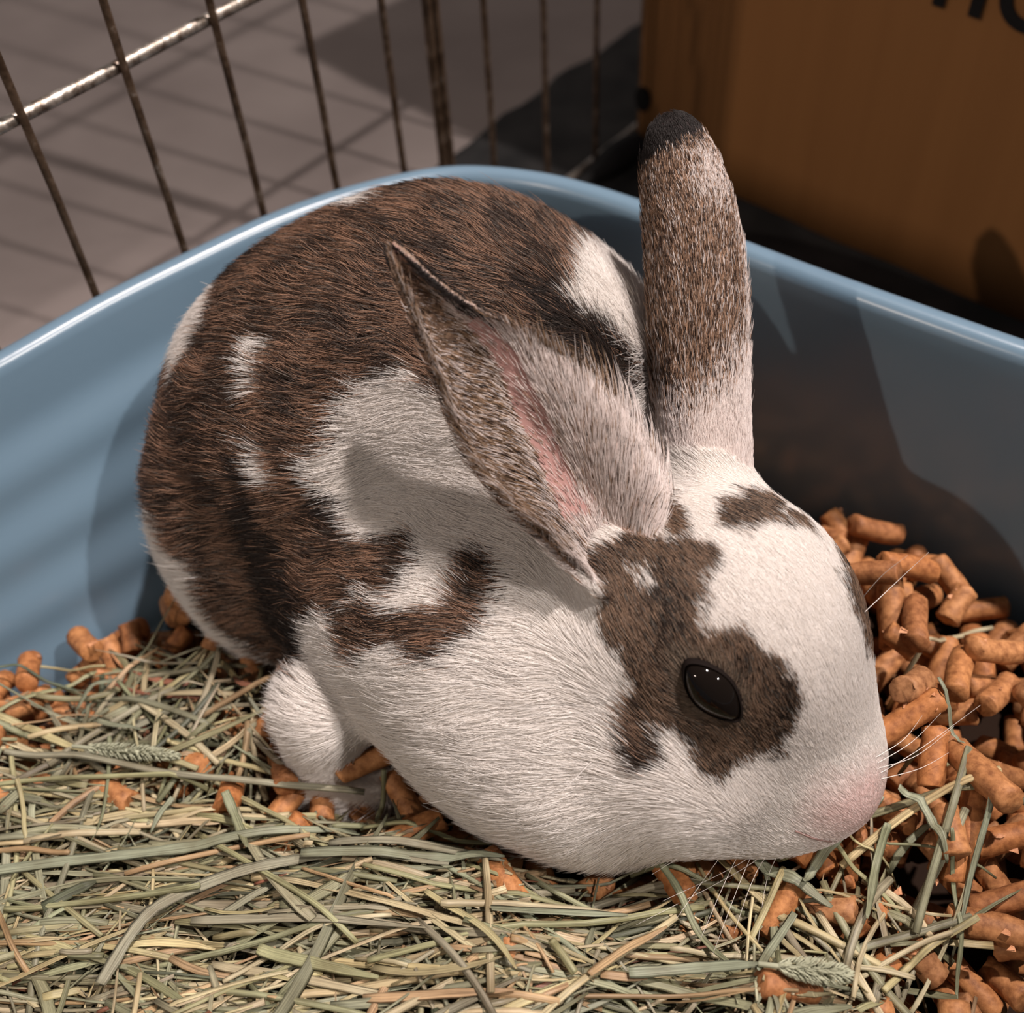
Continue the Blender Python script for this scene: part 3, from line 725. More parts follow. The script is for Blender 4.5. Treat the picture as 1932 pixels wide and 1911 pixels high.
# ------------------------------------------------------------------ whiskers
M_wh = mat('whisker', (.75, .70, .66), .35, .5)
def whisker(pts, r0=.00010):
    path = catmull(pts, 8); V, Fc = tube(path, np.linspace(r0, r0*.25, len(path)), 5); o = meshobj('whisker', V, Fc, M_wh); shift(o, body)
def wroot(x, y): return cast(x, y)[0]
for (x, y, x2, y2, x3, y3, z2, z3) in [
    (1475, 1500, 1380, 1590, 1275, 1735, .022, .016), (1480, 1515, 1400, 1600, 1320, 1775, .020, .014), (1490, 1520, 1420, 1610, 1345, 1800, .019, .014),
    (1500, 1530, 1410, 1620, 1250, 1700, .018, .016), (1465, 1490, 1370, 1560, 1230, 1650, .026, .022), (1505, 1540, 1430, 1640, 1385, 1760, .017, .012),
    (1510, 1545, 1450, 1650, 1430, 1780, .015, .010), (1470, 1480, 1390, 1540, 1300, 1610, .032, .026), (1520, 1550, 1400, 1640, 1200, 1745, .016, .014),
    (1655, 1440, 1720, 1400, 1775, 1345, .045, .050), (1655, 1450, 1730, 1425, 1800, 1370, .042, .046), (1658, 1460, 1740, 1410, 1850, 1330, .040, .045),
    (1660, 1470, 1735, 1450, 1790, 1420, .038, .040), (1650, 1430, 1705, 1395, 1740, 1350, .048, .052),
    (1625, 1130, 1665, 1085, 1712, 1048, .085, .092), (1640, 1150, 1700, 1090, 1752, 1042, .080, .086),
    (1235, 1350, 1150, 1405, 1055, 1500, .060, .058)]:
    up_ = .009 if y > 1450 and x < 1600 else 0
    whisker([wroot(x, y), P(x2, y2, z2+up_), P(x3, y3, z3+up_*1.3)])
# nostril and mouth line
M_nos = mat('mouth_line', (.30, .19, .17), .6, .2)
for pts, r in (([(1500, 1566), (1535, 1580), (1568, 1586)], .00035),):
    pp = [cast(*q)[0]+cast(*q)[1]*.0001 for q in pts]
    V, Fc = tube(catmull(pp, 5), r, 6); o = meshobj('mouth_line', V, Fc, M_nos); shift(o, body)

# ------------------------------------------------------------------ litter: wood pellets dropped one by one on a height map
GX0, GY0, GS = -.22, -.08, .001
gx = np.arange(GX0, .20, GS); gy = np.arange(GY0, .33, GS)
HM = np.full((len(gx), len(gy)), -.008)
XX, YY = np.meshgrid(gx, gy, indexing='ij')
INS = inside(XX.ravel(), YY.ravel()).reshape(XX.shape)
def cell(x, y): return int(round((x-GX0)/GS)), int(round((y-GY0)/GS))
bed = meshobj('litter_bed', [(q[0], q[1], -.0085+.0*i) for i, q in enumerate(inset(.0175, -.0085))], [list(range(len(path)))[::-1]], M_gap, smooth=False)
tag(bed, 'dark sheet painted as gap shade covering the bottom of the tray under the pellets', 'litter', kind='stuff')

M_pel = mat('pressed_wood', rough=.62, spec=.3)
_a = nd(M_pel, 'ShaderNodeAttribute', attribute_name='tint')
_r = ramp(M_pel, noise(M_pel, 420, 5, rough=.65), [(.32, (.42, .34, .30)), (.55, (.85, .82, .80)), (.75, (1.15, 1.2, 1.25))])
_x = nd(M_pel, 'ShaderNodeMix', data_type='RGBA', blend_type='MULTIPLY'); _x.inputs[0].default_value = 1
lk(M_pel, _a.outputs['Color'], _x.inputs[6]); lk(M_pel, _r, _x.inputs[7]); base(M_pel, _x.outputs[2])
bump(M_pel, noise(M_pel, 700, 4), .3, .0004)
def pellet_shape(r, L, rg, ns=11):
    V = []; Fc = []; xs = np.array([-.5, -.47, -.3, -.08, .14, .32, .47, .5])*L
    bend = rg.normal(0, .0004); tilt0, tilt1 = rg.normal(0, .2, 2); ph = rg.random()*6.28
    for i, x in enumerate(xs):
        rr_ = r*(.86 if i in (0, len(xs)-1) else 1)*(1+.03*rg.normal())
        for k in range(ns):
            a = 2*math.pi*k/ns
            rk = rr_*(1+.014*rg.normal())
            end = (tilt0 if i < 2 else tilt1 if i > 5 else 0)
            V.append((x+end*rk*math.cos(a+ph)*.5+(rg.normal()*.0003 if i in (0, 7) else 0), rk*math.cos(a)+bend*(1-(2*x/L)**2), rk*math.sin(a)))
    for i in range(len(xs)-1):
        for k in range(ns): Fc.append([i*ns+k, i*ns+(k+1) % ns, (i+1)*ns+(k+1) % ns, (i+1)*ns+k])
    m_ = len(V); V.append((-.5*L+rg.normal()*.0006, 0, 0)); V.append((.5*L+rg.normal()*.0006, 0, 0)); e = (len(xs)-1)*ns
    for k in range(ns): Fc.append([m_, (k+1) % ns, k]); Fc.append([m_+1, e+k, e+(k+1) % ns])
    return np.array(V), Fc
shapes = []
rg = np.random.default_rng(11)
for k in range(16):
    r_ = .0033*(1+.05*rg.normal()); L_ = rg.choice([.007, .009, .011, .014, .017, .021], p=[.06, .14, .24, .24, .20, .12]); V, Fc = pellet_shape(r_, L_, rg)
    shapes.append((r_, L_, V, Fc))
def drop_pellet(x, y, yaw, sh):
    r_, L_ = shapes[sh][:2]; c, s = math.cos(yaw), math.sin(yaw)
    n = max(3, int(L_/.0015)); t = np.linspace(-L_/2, L_/2, n)
    i0, j0 = cell(x, y); R = int((L_/2+r_)/GS)+2
    if i0-R < 0 or j0-R < 0 or i0+R >= len(gx) or j0+R >= len(gy): return None
    sl = (slice(i0-R, i0+R+1), slice(j0-R, j0+R+1)); X, Y, Hh = XX[sl]-x, YY[sl]-y, HM[sl]
    al = X*c+Y*s; ac = -X*s+Y*c
    m_ = (np.abs(al) < L_/2) & (np.abs(ac) < r_*.98)
    if not INS[sl][m_].all() or m_.sum() < 6: return None
    prof_ = np.sqrt(np.maximum(r_*r_-ac[m_]**2, 0)); h = Hh[m_]+prof_*.80; a = al[m_]
    A, B = a < 0, a >= 0
    if A.sum() < 2 or B.sum() < 2: return None
    iA = np.argmax(h*A+(-9)*(~A)); iB = np.argmax(h*B+(-9)*(~B))
    da = max(a[iB]-a[iA], .003); sl_ = np.clip((h[iB]-h[iA])/da, -.45, .45)
    lift_ = (h-sl_*a).max()
    z0 = lift_
    top = z0+sl_*al+np.sqrt(np.maximum(r_*r_-ac**2, 0)); HM[sl] = np.where((np.abs(al) < L_/2) & (np.abs(ac) < r_), np.maximum(Hh, top), Hh)
    return z0, sl_
T_BASE = np.array([.43, .195, .076])
placed = []
zone = P(1932, 1911, 0)
for k in range(7400):
    x, y = rg.uniform(-.20, .18), rg.uniform(-.05, .315); yaw = rg.uniform(0, math.pi); sh = rg.integers(0, 16)
    i, j = cell(x, y)
    if not (0 <= i < len(gx) and 0 <= j < len(gy)) or not INS[i, j] or HM[i, j] > (-.0008 if x > .052+.25*(y-.08) or y > .19 else -.0060)+.0022*math.sin(x*60)*math.cos(y*50): continue
    res = drop_pellet(x, y, yaw, sh)
    if res is None: continue
    placed.append((x, y, res[0], yaw, math.atan(res[1]), sh, rg.uniform(0, 2*math.pi), rg.random()))
print('pellets', len(placed))
def pmat(q):
    x, y, z, yaw, pit, sh, rl, _ = q
    return Matrix.Translation((x, y, z))@Matrix.Rotation(yaw, 4, 'Z')@Matrix.Rotation(-pit, 4, 'Y')@Matrix.Rotation(rl, 4, 'X')
# which pellets show: near the surface and in the uncovered parts of the picture
def topix(p): q = M.T@(np.array(p)-CAM); return q[0]/q[2]*F+CX, q[1]/q[2]*F+CY, q[2]
cand = []
for i, q in enumerate(placed):
    x, y, zc = topix(q[:3]); ci, cj = cell(q[0], q[1]); top = HM[ci, cj]-q[2] < .006
    vis = top and ((1380 < x < 1945 and 930 < y < 1925 and y > 930+.45*(x-1500)) or (130 < x < 560 and 1180 < y < 1560))
    if vis: cand.append((bool(x > 1600) or x < 560, i))
    
cand = [i for f, i in sorted(cand, key=lambda t: -int(t[0]))][:300]
cs = set(cand); pm = []
tints = [T_BASE*np.array(k) for k in ((1, 1, 1), (1.12, 1.1, 1.05), (.85, .8, .8), (1.05, .95, .85), (.95, 1.02, 1.15), (1.2, 1.25, 1.3))]
for s_ in shapes:
    row = []
    for t_ in tints[:3]: pass
    pm.append({})
def plabel(q):
    x, y, _ = topix(q[:3]); L_ = shapes[q[5]][1]; sz = 'long' if L_ > .0125 else 'stubby' if L_ < .0085 else 'short'
    if x < 600: w_ = 'in the shade left of the white paw'
    elif y < 1180+.30*(x-1500): w_ = 'heaped against the right wall of the tray'
    elif y < 1420: w_ = 'behind the nose on the open litter' if x < 1790 else 'at the right edge of the picture, level with the eye'
    elif y < 1620: w_ = 'just right of the pink nose' if x < 1790 else 'at the right edge of the picture, level with the nose'
    else: w_ = 'between the hay strands below the nose' if x < 1760 else 'near the dark front wall at lower right'
    return '%s %s wood pellet %s' % (sz, ('reddish', 'orange', 'dark', 'reddish', 'tan', 'pale')[int(q[7]*6)], w_)
for i in cand:
    q = placed[i]; sh = q[5]; ti_ = int(q[7]*6)
    if ti_ not in pm[sh]:
        r_, L_, V, Fc = shapes[sh]; o = meshobj('wood_pellet', V, Fc, M_pel, None, True, {'tint': ('FLOAT_COLOR', np.tile(np.append(tints[ti_], 1), (len(V), 1)))}); pm[sh][ti_] = o.data
    else:
        o = bpy.data.objects.new('wood_pellet', pm[sh][ti_]); COL.objects.link(o)
    o.matrix_world = pmat(q); tag(o, plabel(q), 'pellet', 'wood pellets in the litter')
VV, FF, TT = [], [], []; off = 0
for i, q in enumerate(placed):
    if i in cs: continue
    r_, L_, V, Fc = shapes[q[5]]; mt = np.array(pmat(q)); VV.append(V@mt[:3, :3].T+mt[:3, 3]); FF += [[a+off for a in f] for f in Fc]; off += len(V)
    TT.append(np.tile(np.append(tints[int(q[7]*6)], 1), (len(V), 1)))
pb = meshobj('wood_pellets', np.concatenate(VV), FF, M_pel, None, True, {'tint': ('FLOAT_COLOR', np.concatenate(TT))})
tag(pb, 'bulk of reddish brown wood pellets spread over the bottom of the tray', 'pellets', kind='stuff')

# sawdust crumbs and split pellet flakes
VV, FF = [], []; off = 0
for k in range(700):
    x, y = rg.uniform(-.15, .17), rg.uniform(.05, .28); i, j = cell(x, y)
    if not INS[i, j]: continue
    s_ = rg.uniform(.0003, .0008); z = HM[i, j]+s_*.1
    V = rg.normal(0, 1, (6, 3))*np.array([s_*1.2, s_, s_*.4])+np.array([x, y, z]); VV.append(V)
    FF += [[off+a for a in f] for f in ([0, 1, 2], [0, 2, 3], [0, 3, 4], [0, 4, 1], [5, 2, 1], [5, 3, 2], [5, 4, 3], [5, 1, 4])]; off += 6
cb = meshobj('wood_crumbs', np.concatenate(VV), FF, M_pel, None, False, {'tint': ('FLOAT_COLOR', np.tile([.62, .30, .15, 1], (off, 1)))})
tag(cb, 'tiny wood crumbs scattered on top of the pellets', 'crumbs', kind='stuff')

# ------------------------------------------------------------------ hay, laid strand by strand on the same height map
M_hay = mat('dry_hay', rough=.5, spec=.35)
_a = nd(M_hay, 'ShaderNodeAttribute', attribute_name='tint'); _g = nd(M_hay, 'ShaderNodeAttribute', attribute_name='grain')
_mp = nd(M_hay, 'ShaderNodeMapping'); _mp.inputs['Scale'].default_value = (60, 3800, 1); lk(M_hay, _g.outputs['Vector'], _mp.inputs['Vector'])
_nf = noise(M_hay, 1.0, 3, _mp.outputs[0]); _r = ramp(M_hay, _nf, [(.3, (.45, .43, .39)), (.5, (.90, .90, .88)), (.72, (1.28, 1.26, 1.2))])
_x = nd(M_hay, 'ShaderNodeMix', data_type='RGBA', blend_type='MULTIPLY'); _x.inputs[0].default_value = 1
lk(M_hay, _a.outputs['Color'], _x.inputs[6]); lk(M_hay, _r, _x.inputs[7])
_n2 = noise(M_hay, 90, 4); _r2 = ramp(M_hay, _n2, [(.35, (.60, .54, .48)), (.6, (1, 1, 1))])
_y = nd(M_hay, 'ShaderNodeMix', data_type='RGBA', blend_type='MULTIPLY'); _y.inputs[0].default_value = .8
lk(M_hay, _x.outputs[2], _y.inputs[6]); lk(M_hay, _r2, _y.inputs[7]); base(M_hay, _y.outputs[2])
bump(M_hay, _nf, .5, .0003)
HC = dict(  # hay colours, linear
    green=(.30, .32, .20), sage=(.33, .36, .26), straw=(.56, .50, .28), pale=(.62, .55, .37), tan=(.52, .36, .20), grey=(.36, .35, .26), dark=(.12, .15, .10), red=(.36, .14, .08), olive=(.37, .37, .21))
def hull(s, h):
    st = [0]
    for i in range(1, len(s)):
        while len(st) > 1 and (h[st[-1]]-h[st[-2]])*(s[i]-s[st[-2]]) <= (h[i]-h[st[-2]])*(s[st[-1]]-s[st[-2]]): st.pop()
        st.append(i)
    return np.interp(s, s[st], h[st])
def strand_mesh(path, wd, kind, rg):
    """blade: folded flat leaf; stem: round hollow straw"""
    n = len(path); T = np.gradient(path, axis=0); T /= np.linalg.norm(T, axis=1)[:, None]+1e-12
    s = np.concatenate([[0], np.cumsum(np.linalg.norm(np.diff(path, axis=0), axis=1))])
    up = np.array([0, 0, 1.]); V = []; G = []
    roll0 = rg.normal(0, .35); roll1 = roll0+rg.normal(0, .6 if kind == 'blade' else .2)
    if kind == 'blade': sec = [(-1, .0), (-.5, -.13), (0, -.18), (.5, -.13), (1, 0), (.5, -.05), (0, -.09), (-.5, -.05)]
    else: sec = [(math.cos(a), math.sin(a)*.72) for a in np.linspace(0, 2*math.pi, 8)[:-1]]
    m_ = len(sec); so = rg.random()*10
    for i in range(n):
        R = np.cross(T[i], up); R /= np.linalg.norm(R)+1e-12; U = np.cross(R, T[i]); f = i/(n-1)
        a = roll0+(roll1-roll0)*f; Ra, Ua = R*math.cos(a)+U*math.sin(a), U*math.cos(a)-R*math.sin(a)
        tp = 1.0
        if kind == 'blade': tp = (1-.75*max(0, (f-.6)/.4)**1.5)*(1+.06*rg.normal())*(.85 if i == 0 else 1)
        elif i in (0, n-1): tp = .92
        for (c, d) in sec: V.append(path[i]+wd/2*tp*(c*Ra+d*Ua*(1 if kind != 'blade' else .9))); G.append((s[i]+so, c*wd/2+so*.01, d))
    Fc = [[i*m_+k, i*m_+(k+1) % m_, (i+1)*m_+(k+1) % m_, (i+1)*m_+k] for i in range(n-1) for k in range(m_)]
    Fc += [list(range(m_))[::-1], [(n-1)*m_+k for k in range(m_)]]
    return np.array(V), Fc, np.array(G)
def lay(pts2, wd, n, sag=.25, raise_=0, ends=None, commit=True):
    """lets a stiff strand with this plan path settle on whatever lies below"""
    xs, ys = pts2[:, 0], pts2[:, 1]
    I = np.clip(((xs-GX0)/GS).round().astype(int), 1, len(gx)-2); J = np.clip(((ys-GY0)/GS).round().astype(int), 1, len(gy)-2)
    h = HM[I, J]
    w_ = int(max(0, round(wd/2/GS-.3)))
    if w_: h = np.maximum(h, np.maximum(HM[np.clip(I+w_, 0, len(gx)-1), J], HM[I, np.clip(J+w_, 0, len(gy)-1)]))
    s = np.concatenate([[0], np.cumsum(np.hypot(np.diff(xs), np.diff(ys)))])
    if ends: h = h.copy(); h[0] += ends[0]; h[-1] += ends[1]
    hh = hull(s, h); k = np.array([.25, .5, .25])
    hs = np.convolve(np.pad(h, 1, 'edge'), k, 'valid'); z = np.maximum(h, hh*(1-sag)+hs*sag)
    z = np.convolve(np.pad(z, 2, 'edge'), np.ones(5)/5, 'valid')+wd*.22+raise_
    if commit:
        for di in range(-w_, w_+1):
            ii, jj = np.clip(I+di, 0, len(gx)-1), np.clip(J+di, 0, len(gy)-1)
            HM[ii, J] = np.maximum(HM[ii, J], z+wd*.2); HM[I, jj] = np.maximum(HM[I, jj], z+wd*.2)
    return z
RAB = np.array([P(850, 900, .05)[:2]])
def under_rabbit(x, y):                                   # plan footprint of the crouching body
    d = field(np.array([[x, y, .012]]))[0]; return d < .002
def hlabel(tint, kind, L, x, y):
    r, g, b = tint; cn = 'dark' if g < .17 else 'reddish' if r > g*1.6 else 'tan' if r > g*1.22 else 'pale' if r > g*1.03 and g > .38 else 'yellowish' if r > g*1.0 else 'grey green'
    col_ = 'far left' if x < 330 else 'left' if x < 700 else 'middle' if x < 1050 else 'right of the middle' if x < 1350 else 'right, over the pellets'
    row_ = 'behind the hay pile' if y < 1500 else 'in the upper hay layer' if y < 1640 else 'halfway down the hay' if y < 1780 else 'at the very front'
    return '%s %s %s, %s, %s' % ('long' if L > .045 else 'short', cn, 'flat hay blade' if kind == 'blade' else 'round hay stem', row_, col_)
strands = []                                              # (V, F, G, tint, size, seen)
def add_strand(x, y, yaw, L, wd, kind, tint, bow, sag=.25, raise_=0):
    n = max(5, int(L/.0035)); t = np.linspace(-.5, .5, n)
    dx, dy = math.cos(yaw), math.sin(yaw)
    p2 = np.stack([x+dx*t*L-dy*bow*(t*t-.08)*L, y+dy*t*L+dx*bow*(t*t-.08)*L], 1)
    ins = inside(p2[:, 0], p2[:, 1], offset(path, .024)); 
    if ins.sum() < n*.6: return
    if not ins.all(): p2 = p2[ins]; n = len(p2)
    if n < 4: return
    z = lay(p2, wd, n, sag, raise_)
    pth = np.column_stack([p2, z]); 
    d = field(pth); 
    if (d < .001).any(): return
    V, Fc, G = strand_mesh(pth, wd, kind, rg)
    c = pth[n//2]; x_, y_, zc = topix(c); seen = -60 < x_ < 1990 and 1180 < y_ < 1990
    strands.append((V, Fc, G, tint, L*wd, seen, len(strands), hlabel(tint, kind, L, x_, y_)))
def tintof(nm): 
    c = np.array(HC[nm])*.74; c = (c+(c.mean()-c)*.18)*np.array([1.06, 1.0, .90]); return c*(1+.16*rg.normal())*(1+.02*rg.normal(0, 1, 3))
# image y at which the mat of hay begins, by image x
mat_edge_ = 0
def mat_edge(x): return np.interp(x, [-400, 0, 120, 260, 400, 520, 700, 850, 1000, 1150, 1300, 1450, 1600, 1750, 1850], [1375, 1385, 1440, 1490, 1525, 1545, 1560, 1615, 1660, 1705, 1725, 1765, 1815, 1865, 1915])
names = ['green', 'sage', 'straw', 'pale', 'tan', 'grey', 'olive', 'dark', 'red']; wts = [.17, .17, .15, .15, .09, .14, .07, .045, .015]
# loose chaff first
nb = 0
for k in range(9500):
    px, py = rg.uniform(-250, 1900), rg.uniform(1330, 2250)
    e = mat_edge(px); 
    if py < e+rg.exponential(18): continue
    dens_ = np.clip((py-e)/120, .15, 1)*np.interp(px, [1150, 1420, 1650, 1900], [1, .55, .13, .02])
    if rg.random() > dens_: continue
    q = P(px, py, .006); lng = rg.random()
    L = .007+.072*lng**2.4; wd = rg.choice([.0006, .0010, .0014, .0020, .0029], p=[.33, .30, .20, .11, .06])
    yaw = rg.normal(.03, .25) if rg.random() < .80 else rg.uniform(0, math.pi)
    if px > 1330 and rg.random() < .5: yaw = rg.uniform(0, math.pi)
    kind = 'blade' if rg.random() < .62 else 'stem'
    if kind == 'stem': wd = min(wd, .0019)
    add_strand(q[0], q[1], yaw, L, wd, kind, tintof(rg.choice(names, p=wts)), rg.normal(0, .10 if kind == 'stem' else .2), sag=.6 if kind == 'stem' else .8)
    nb += 1
# loose bits over the pellets left of the paw, tinted darker in place of shade, and under the chin
for k in range(230):
    px, py = rg.uniform(150, 520), rg.uniform(1250, 1480)
    if py < 1560-.95*px-60 and px < 330: continue
    q = P(px, py, .006); add_strand(q[0], q[1], rg.uniform(0, math.pi), rg.uniform(.01, .04), rg.choice([.0007, .0012, .0018]), rg.choice(['blade', 'stem']), tintof(rg.choice(names, p=wts))*.9, rg.normal(0, .25))
for k in range(60):
    px, py = rg.uniform(1330, 1780), rg.uniform(1600, 1900); q = P(px, py, .004)
    add_strand(q[0], q[1], rg.uniform(0, math.pi), rg.uniform(.012, .045), rg.choice([.0007, .0012, .002]), rg.choice(['blade', 'stem']), tintof(rg.choice(['green', 'sage', 'grey', 'straw', 'pale'])), rg.normal(0, .2))
# the strands one would point at, traced in plan: pixels from end to end, width in mm, kind, colour, lift of the ends in mm
KEY = [
 ([(0, 1262), (95, 1270), (210, 1276)], .9, 'stem', 'straw', (14, 8)), ([(0, 1304), (70, 1310), (120, 1322), (190, 1320)], 1.0, 'blade', 'dark', (10, 7)),
 ([(0, 1320), (110, 1368), (220, 1372)], .8, 'stem', 'sage', (12, 3)), ([(30, 1400), (130, 1340), (200, 1290), (270, 1245), (330, 1250)], 1.3, 'blade', 'olive', (2, 1)),
 ([(0, 1392), (60, 1404), (140, 1440), (190, 1462)], 2.6, 'blade', 'straw', (6, 1)), ([(0, 1430), (120, 1385), (240, 1360)], .6, 'stem', 'tan', (5, 5)),
 ([(150, 1385), (230, 1300), (290, 1240), (320, 1180)], .7, 'blade', 'dark', (3, 5)),
 ([(210, 1400), (265, 1414), (315, 1402), (372, 1380)], 2.2, 'blade', 'sage', (3, 4)), ([(165, 1370), (200, 1325), (240, 1308)], 3.2, 'blade', 'sage', (3, 6)),
 ([(232, 1428), (236, 1500), (225, 1590), (190, 1650)], 1.4, 'blade', 'green', (4, 1)), ([(338, 1434), (370, 1450), (520, 1488), (700, 1522)], 1.7, 'stem', 'straw', (5, 1)),
 ([(45, 1462), (180, 1476), (330, 1505), (420, 1515), (700, 1532)], 2.2, 'stem', 'grey', (2, 1)), ([(0, 1540), (150, 1520), (330, 1512), (420, 1522)], 1.6, 'stem', 'olive', (1, 1)),
 ([(78, 1525), (88, 1600), (92, 1670)], 1.5, 'stem', 'straw', (2, 2)), ([(470, 1430), (455, 1470), (450, 1510)], 1.3, 'blade', 'green', (6, 2)),
 ([(452, 1545), (475, 1600), (497, 1655)], 2.8, 'blade', 'green', (4, 1)), ([(345, 1535), (330, 1570), (310, 1610)], 2.0, 'blade', 'sage', (3, 1)),
 ([(0, 1690), (180, 1672), (360, 1655), (450, 1640), (590, 1610), (700, 1585)], 2.9, 'blade', 'sage', (1, 1)),
 ([(0, 1640), (90, 1648), (170, 1655)], 1.7, 'stem', 'tan', (1, 1)), ([(400, 1618), (520, 1700), (620, 1770), (700, 1840)], 1.6, 'stem', 'olive', (1, 1)),
 ([(245, 1911), (300, 1820), (350, 1765), (440, 1722), (560, 1690), (700, 1672), (860, 1688)], 3.6, 'blade', 'grey', (2, 2)),
 ([(20, 1732), (55, 1780), (90, 1850), (125, 1911)], 1.7, 'stem', 'tan', (3, 1)), ([(60, 1765), (200, 1758), (420, 1735)], 1.8, 'stem', 'olive', (1, 1)),
 ([(460, 1905), (560, 1850), (640, 1812), (760, 1790)], 1.5, 'stem', 'pale', (1, 1)), ([(520, 1845), (600, 1875), (740, 1905)], 3.2, 'blade', 'olive', (3, 1)),
 ([(690, 1588), (800, 1605), (900, 1628), (1000, 1636)], 1.5, 'stem', 'olive', (1, 1)), ([(735, 1490), (722, 1540), (705, 1575), (640, 1590)], 1.8, 'stem', 'green', (3, 1)),
 ([(640, 1640), (800, 1650), (960, 1690)], 2.4, 'blade', 'grey', (1, 1)), ([(600, 1680), (720, 1676), (860, 1676), (960, 1680)], 3.3, 'blade', 'sage', (1, 1)),
 ([(710, 1700), (900, 1740), (1060, 1760), (1180, 1785)], 1.7, 'stem', 'olive', (1, 1)), ([(890, 1680), (1010, 1740), (1100, 1790)], 1.3, 'stem', 'olive', (2, 1)),
 ([(820, 1745), (890, 1800), (950, 1860), (985, 1911)], 2.2, 'blade', 'straw', (1, 3)), ([(955, 1772), (1000, 1830), (1048, 1911)], 1.1, 'stem', 'tan', (2, 1)),
 ([(850, 1778), (980, 1775), (1100, 1772), (1170, 1780)], 2.0, 'stem', 'pale', (1, 1)), ([(940, 1795), (1080, 1785), (1180, 1782)], 2.8, 'blade', 'sage', (1, 1)),
 ([(720, 1875), (860, 1845), (1020, 1815), (1180, 1785), (1320, 1742)], 1.8, 'stem', 'olive', (1, 4)), ([(1045, 1860), (1062, 1880), (1085, 1911)], 2.2, 'stem', 'olive', (2, 1)),
 ([(1110, 1911), (1180, 1850), (1250, 1800)], 2.1, 'blade', 'tan', (1, 3)), ([(1190, 1665), (1260, 1690), (1330, 1718), (1400, 1760)], 1.6, 'stem', 'green', (2, 1)),
 ([(1235, 1680), (1270, 1740), (1310, 1815), (1370, 1880)], 2.0, 'blade', 'green', (2, 2)), ([(600, 1702), (700, 1740), (795, 1765)], 1.0, 'stem', 'tan', (1, 1)),
 ([(1400, 1645), (1430, 1690), (1480, 1720), (1545, 1765)], 3.6, 'blade', 'sage', (5, 2)), ([(1620, 1590), (1560, 1640), (1520, 1680), (1490, 1730)], 3.2, 'blade', 'sage', (3, 2)),
 ([(1450, 1590), (1530, 1640), (1600, 1700), (1680, 1760)], 1.6, 'stem', 'olive', (3, 1)), ([(1640, 1625), (1622, 1700), (1605, 1790)], 2.6, 'blade', 'green', (2, 2)),
 ([(1660, 1560), (1690, 1600), (1720, 1650), (1742, 1700)], 2.3, 'blade', 'sage', (8, 2)), ([(1805, 1535), (1800, 1620), (1790, 1720), (1780, 1850)], 1.8, 'blade', 'sage', (3, 1)),
 ([(1810, 1778), (1740, 1820), (1690, 1860), (1640, 1911)], 2.0, 'stem', 'straw', (2, 1)), ([(1600, 1880), (1700, 1830), (1760, 1810)], 1.5, 'stem', 'pale', (2, 1)),
 ([(1460, 1690), (1430, 1760), (1395, 1830)], 1.9, 'stem', 'straw', (2, 1)), ([(1480, 1770), (1430, 1850), (1400, 1911)], 2.4, 'blade', 'sage', (2, 1)),
 ([(1680, 1495), (1740, 1480), (1800, 1455), (1835, 1438)], 1.3, 'stem', 'olive', (5, 5)), ([(1680, 1325), (1740, 1265), (1820, 1190), (1900, 1130)], 1.6, 'stem', 'pale', (10, 16)),
 ([(1740, 1655), (1770, 1740), (1790, 1850), (1795, 1911)], 1.2, 'blade', 'green', (2, 1)), ([(1500, 1640), (1470, 1665), (1430, 1650)], 1.5, 'stem', 'olive', (2, 2)),
 ([(1700, 1430), (1730, 1480), (1760, 1515)], 1.1, 'blade', 'sage', (2, 1)), ([(1560, 1640), (1610, 1660), (1690, 1680)], 1.0, 'stem', 'straw', (2, 1)),
 ([(1255, 1840), (1400, 1850), (1560, 1862), (1700, 1880)], 1.6, 'stem', 'pale', (1, 1)), ([(1180, 1900), (1300, 1890), (1420, 1898)], 2.8, 'blade', 'sage', (1, 1)),
]
keys = []
for pts, wmm, kind, tn, ends in KEY:
    z0 = .006+.001*np.array([ends[0]]+[ (ends[0]+ends[1])*.25]*(len(pts)-2)+[ends[1]])
    c3 = np.array([P(x, y, z0[i]) for i, (x, y) in enumerate(pts)]); pl = catmull(c3[:, :2], 6)
    wd = wmm/1000*.85; z = lay(pl, wd, len(pl), .5, .0004, (ends[0]/1000, ends[1]/1000))
    pth = np.column_stack([pl, z]); V, Fc, G = strand_mesh(pth, wd, kind, rg)
    t_ = np.array(HC[tn])*.78*(1+.06*rg.normal()); keys.append((V, Fc, G, t_, 1, True, -1, hlabel(t_, kind, float(np.linalg.norm(pth[0]-pth[-1])), *topix(pth[len(pth)//2])[:2])))
def hay_obj(st, name, label):
    V, Fc, G, t, *_ = st
    o = meshobj(name, V, Fc, M_hay, None, True, {'tint': ('FLOAT_COLOR', np.tile(np.append(t, 1), (len(V), 1))), 'grain': ('FLOAT_VECTOR', G)})
    return tag(o, label, 'hay', 'loose hay strands on top of the bed')
for st in keys: hay_obj(st, 'hay_strand', st[7])
top = sorted([s for s in strands if s[5] and s[6] > len(strands)*.45], key=lambda s: -s[4])[:300-len(keys)]
ts = set(s[6] for s in top)
for st in top: hay_obj(st, 'hay_strand', st[7])
VV, FF, GG, TT = [], [], [], []; off = 0
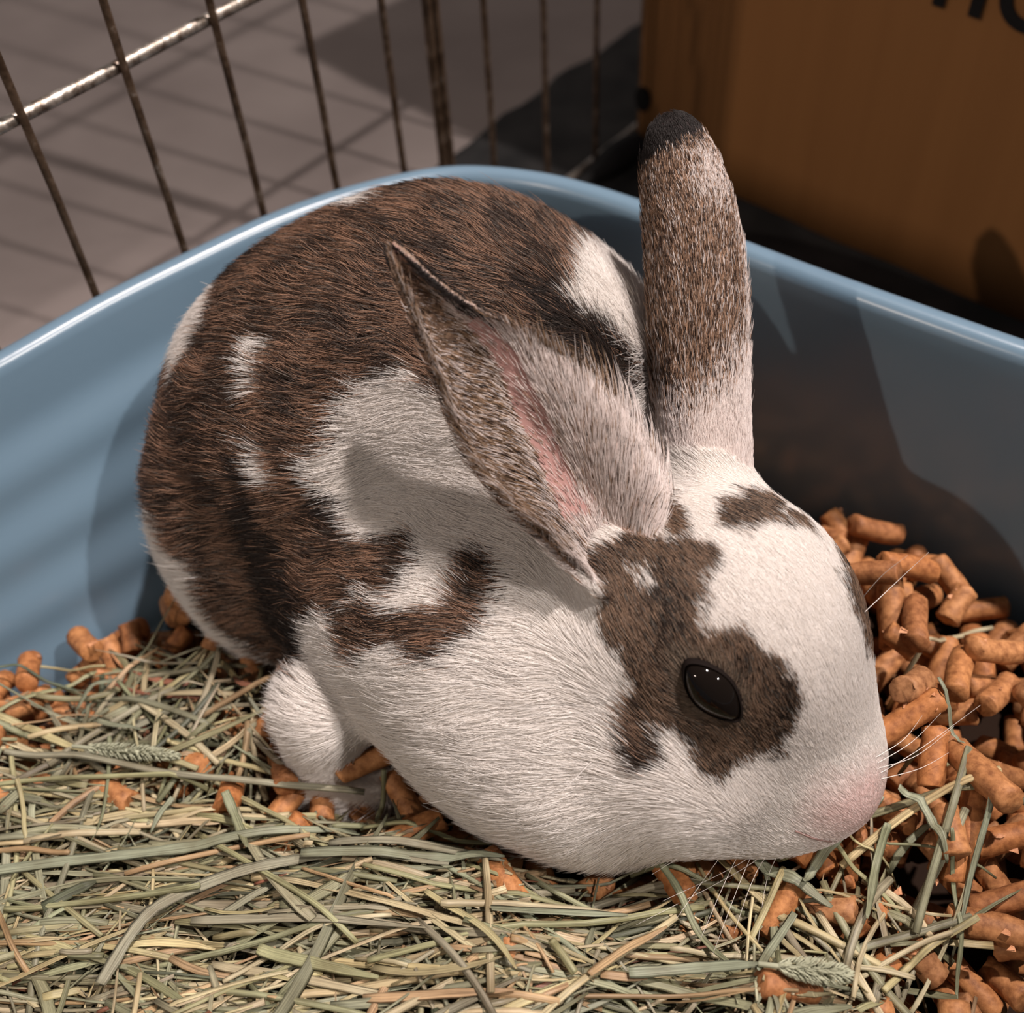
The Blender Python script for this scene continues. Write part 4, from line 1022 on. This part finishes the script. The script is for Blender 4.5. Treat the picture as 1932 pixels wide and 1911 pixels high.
for st in strands:
    if st[6] in ts: continue
    V, Fc, G, t = st[:4]; VV.append(V); GG.append(G); TT.append(np.tile(np.append(t, 1), (len(V), 1))); FF += [[a+off for a in f] for f in Fc]; off += len(V)
hb = meshobj('hay', np.concatenate(VV), FF, M_hay, None, True, {'tint': ('FLOAT_COLOR', np.concatenate(TT)), 'grain': ('FLOAT_VECTOR', np.concatenate(GG))})
tag(hb, 'thick layer of cut dry grass hay filling the front of the tray', 'hay', kind='stuff')
print('strands', len(strands), 'tris', sum(len(f)-2 for f in FF))
# timothy seed heads
M_seed = mat('seed_head', (.42, .43, .31), .7, .2)
def seed_head(a, b, z, label, r=.0024):
    A_, B_ = P(*a, z), P(*b, z); d = B_-A_; L = np.linalg.norm(d); d /= L; u = np.cross(d, [0, 0, 1.]); v = np.cross(u, d)
    for q in (A_, B_): pass
    hz = max(HM[cell(*(A_+(B_-A_)*t)[:2])] for t in (.1, .3, .5, .7, .9)); A_[2] = hz+r*.7
    root_ = empty('seed_head', tuple(A_)); V, Fc = tube([A_*0-d*.004, d*L*.5, d*L*.97], .0006, 6); meshobj('stalk', V, Fc, M_seed, root_)
    VV, FF = [], []; off = 0
    for k in range(420):
        t = rg.random(); a_ = rg.uniform(0, 6.283); rr_ = r*math.sin(math.pi*min(.97, .08+.9*t))**.45*.75
        c = math.cos(a_)*u+math.sin(a_)*v; p = d*L*t+c*rr_*.5; q = p+c*rr_*.8+d*.0016; w_ = np.cross(c, d)*.00032
        V = [p-w_, p+w_, q+w_*.3, q-w_*.3, (p+q)/2+c*.0003]; VV += V; FF += [[off, off+1, off+4], [off+1, off+2, off+4], [off+2, off+3, off+4], [off+3, off, off+4]]; off += 5
    meshobj('spikelets', np.array(VV), FF, M_seed, root_, False)['kind'] = 'stuff'
    tag(root_, label, 'seed head')
seed_head((195, 1455), (355, 1470), .010, 'fuzzy grey green grass seed head lying across the hay left of the white paw')
seed_head((1440, 1890), (1560, 1905), .012, 'fuzzy grey green grass seed head at the front edge below the nose', .003)
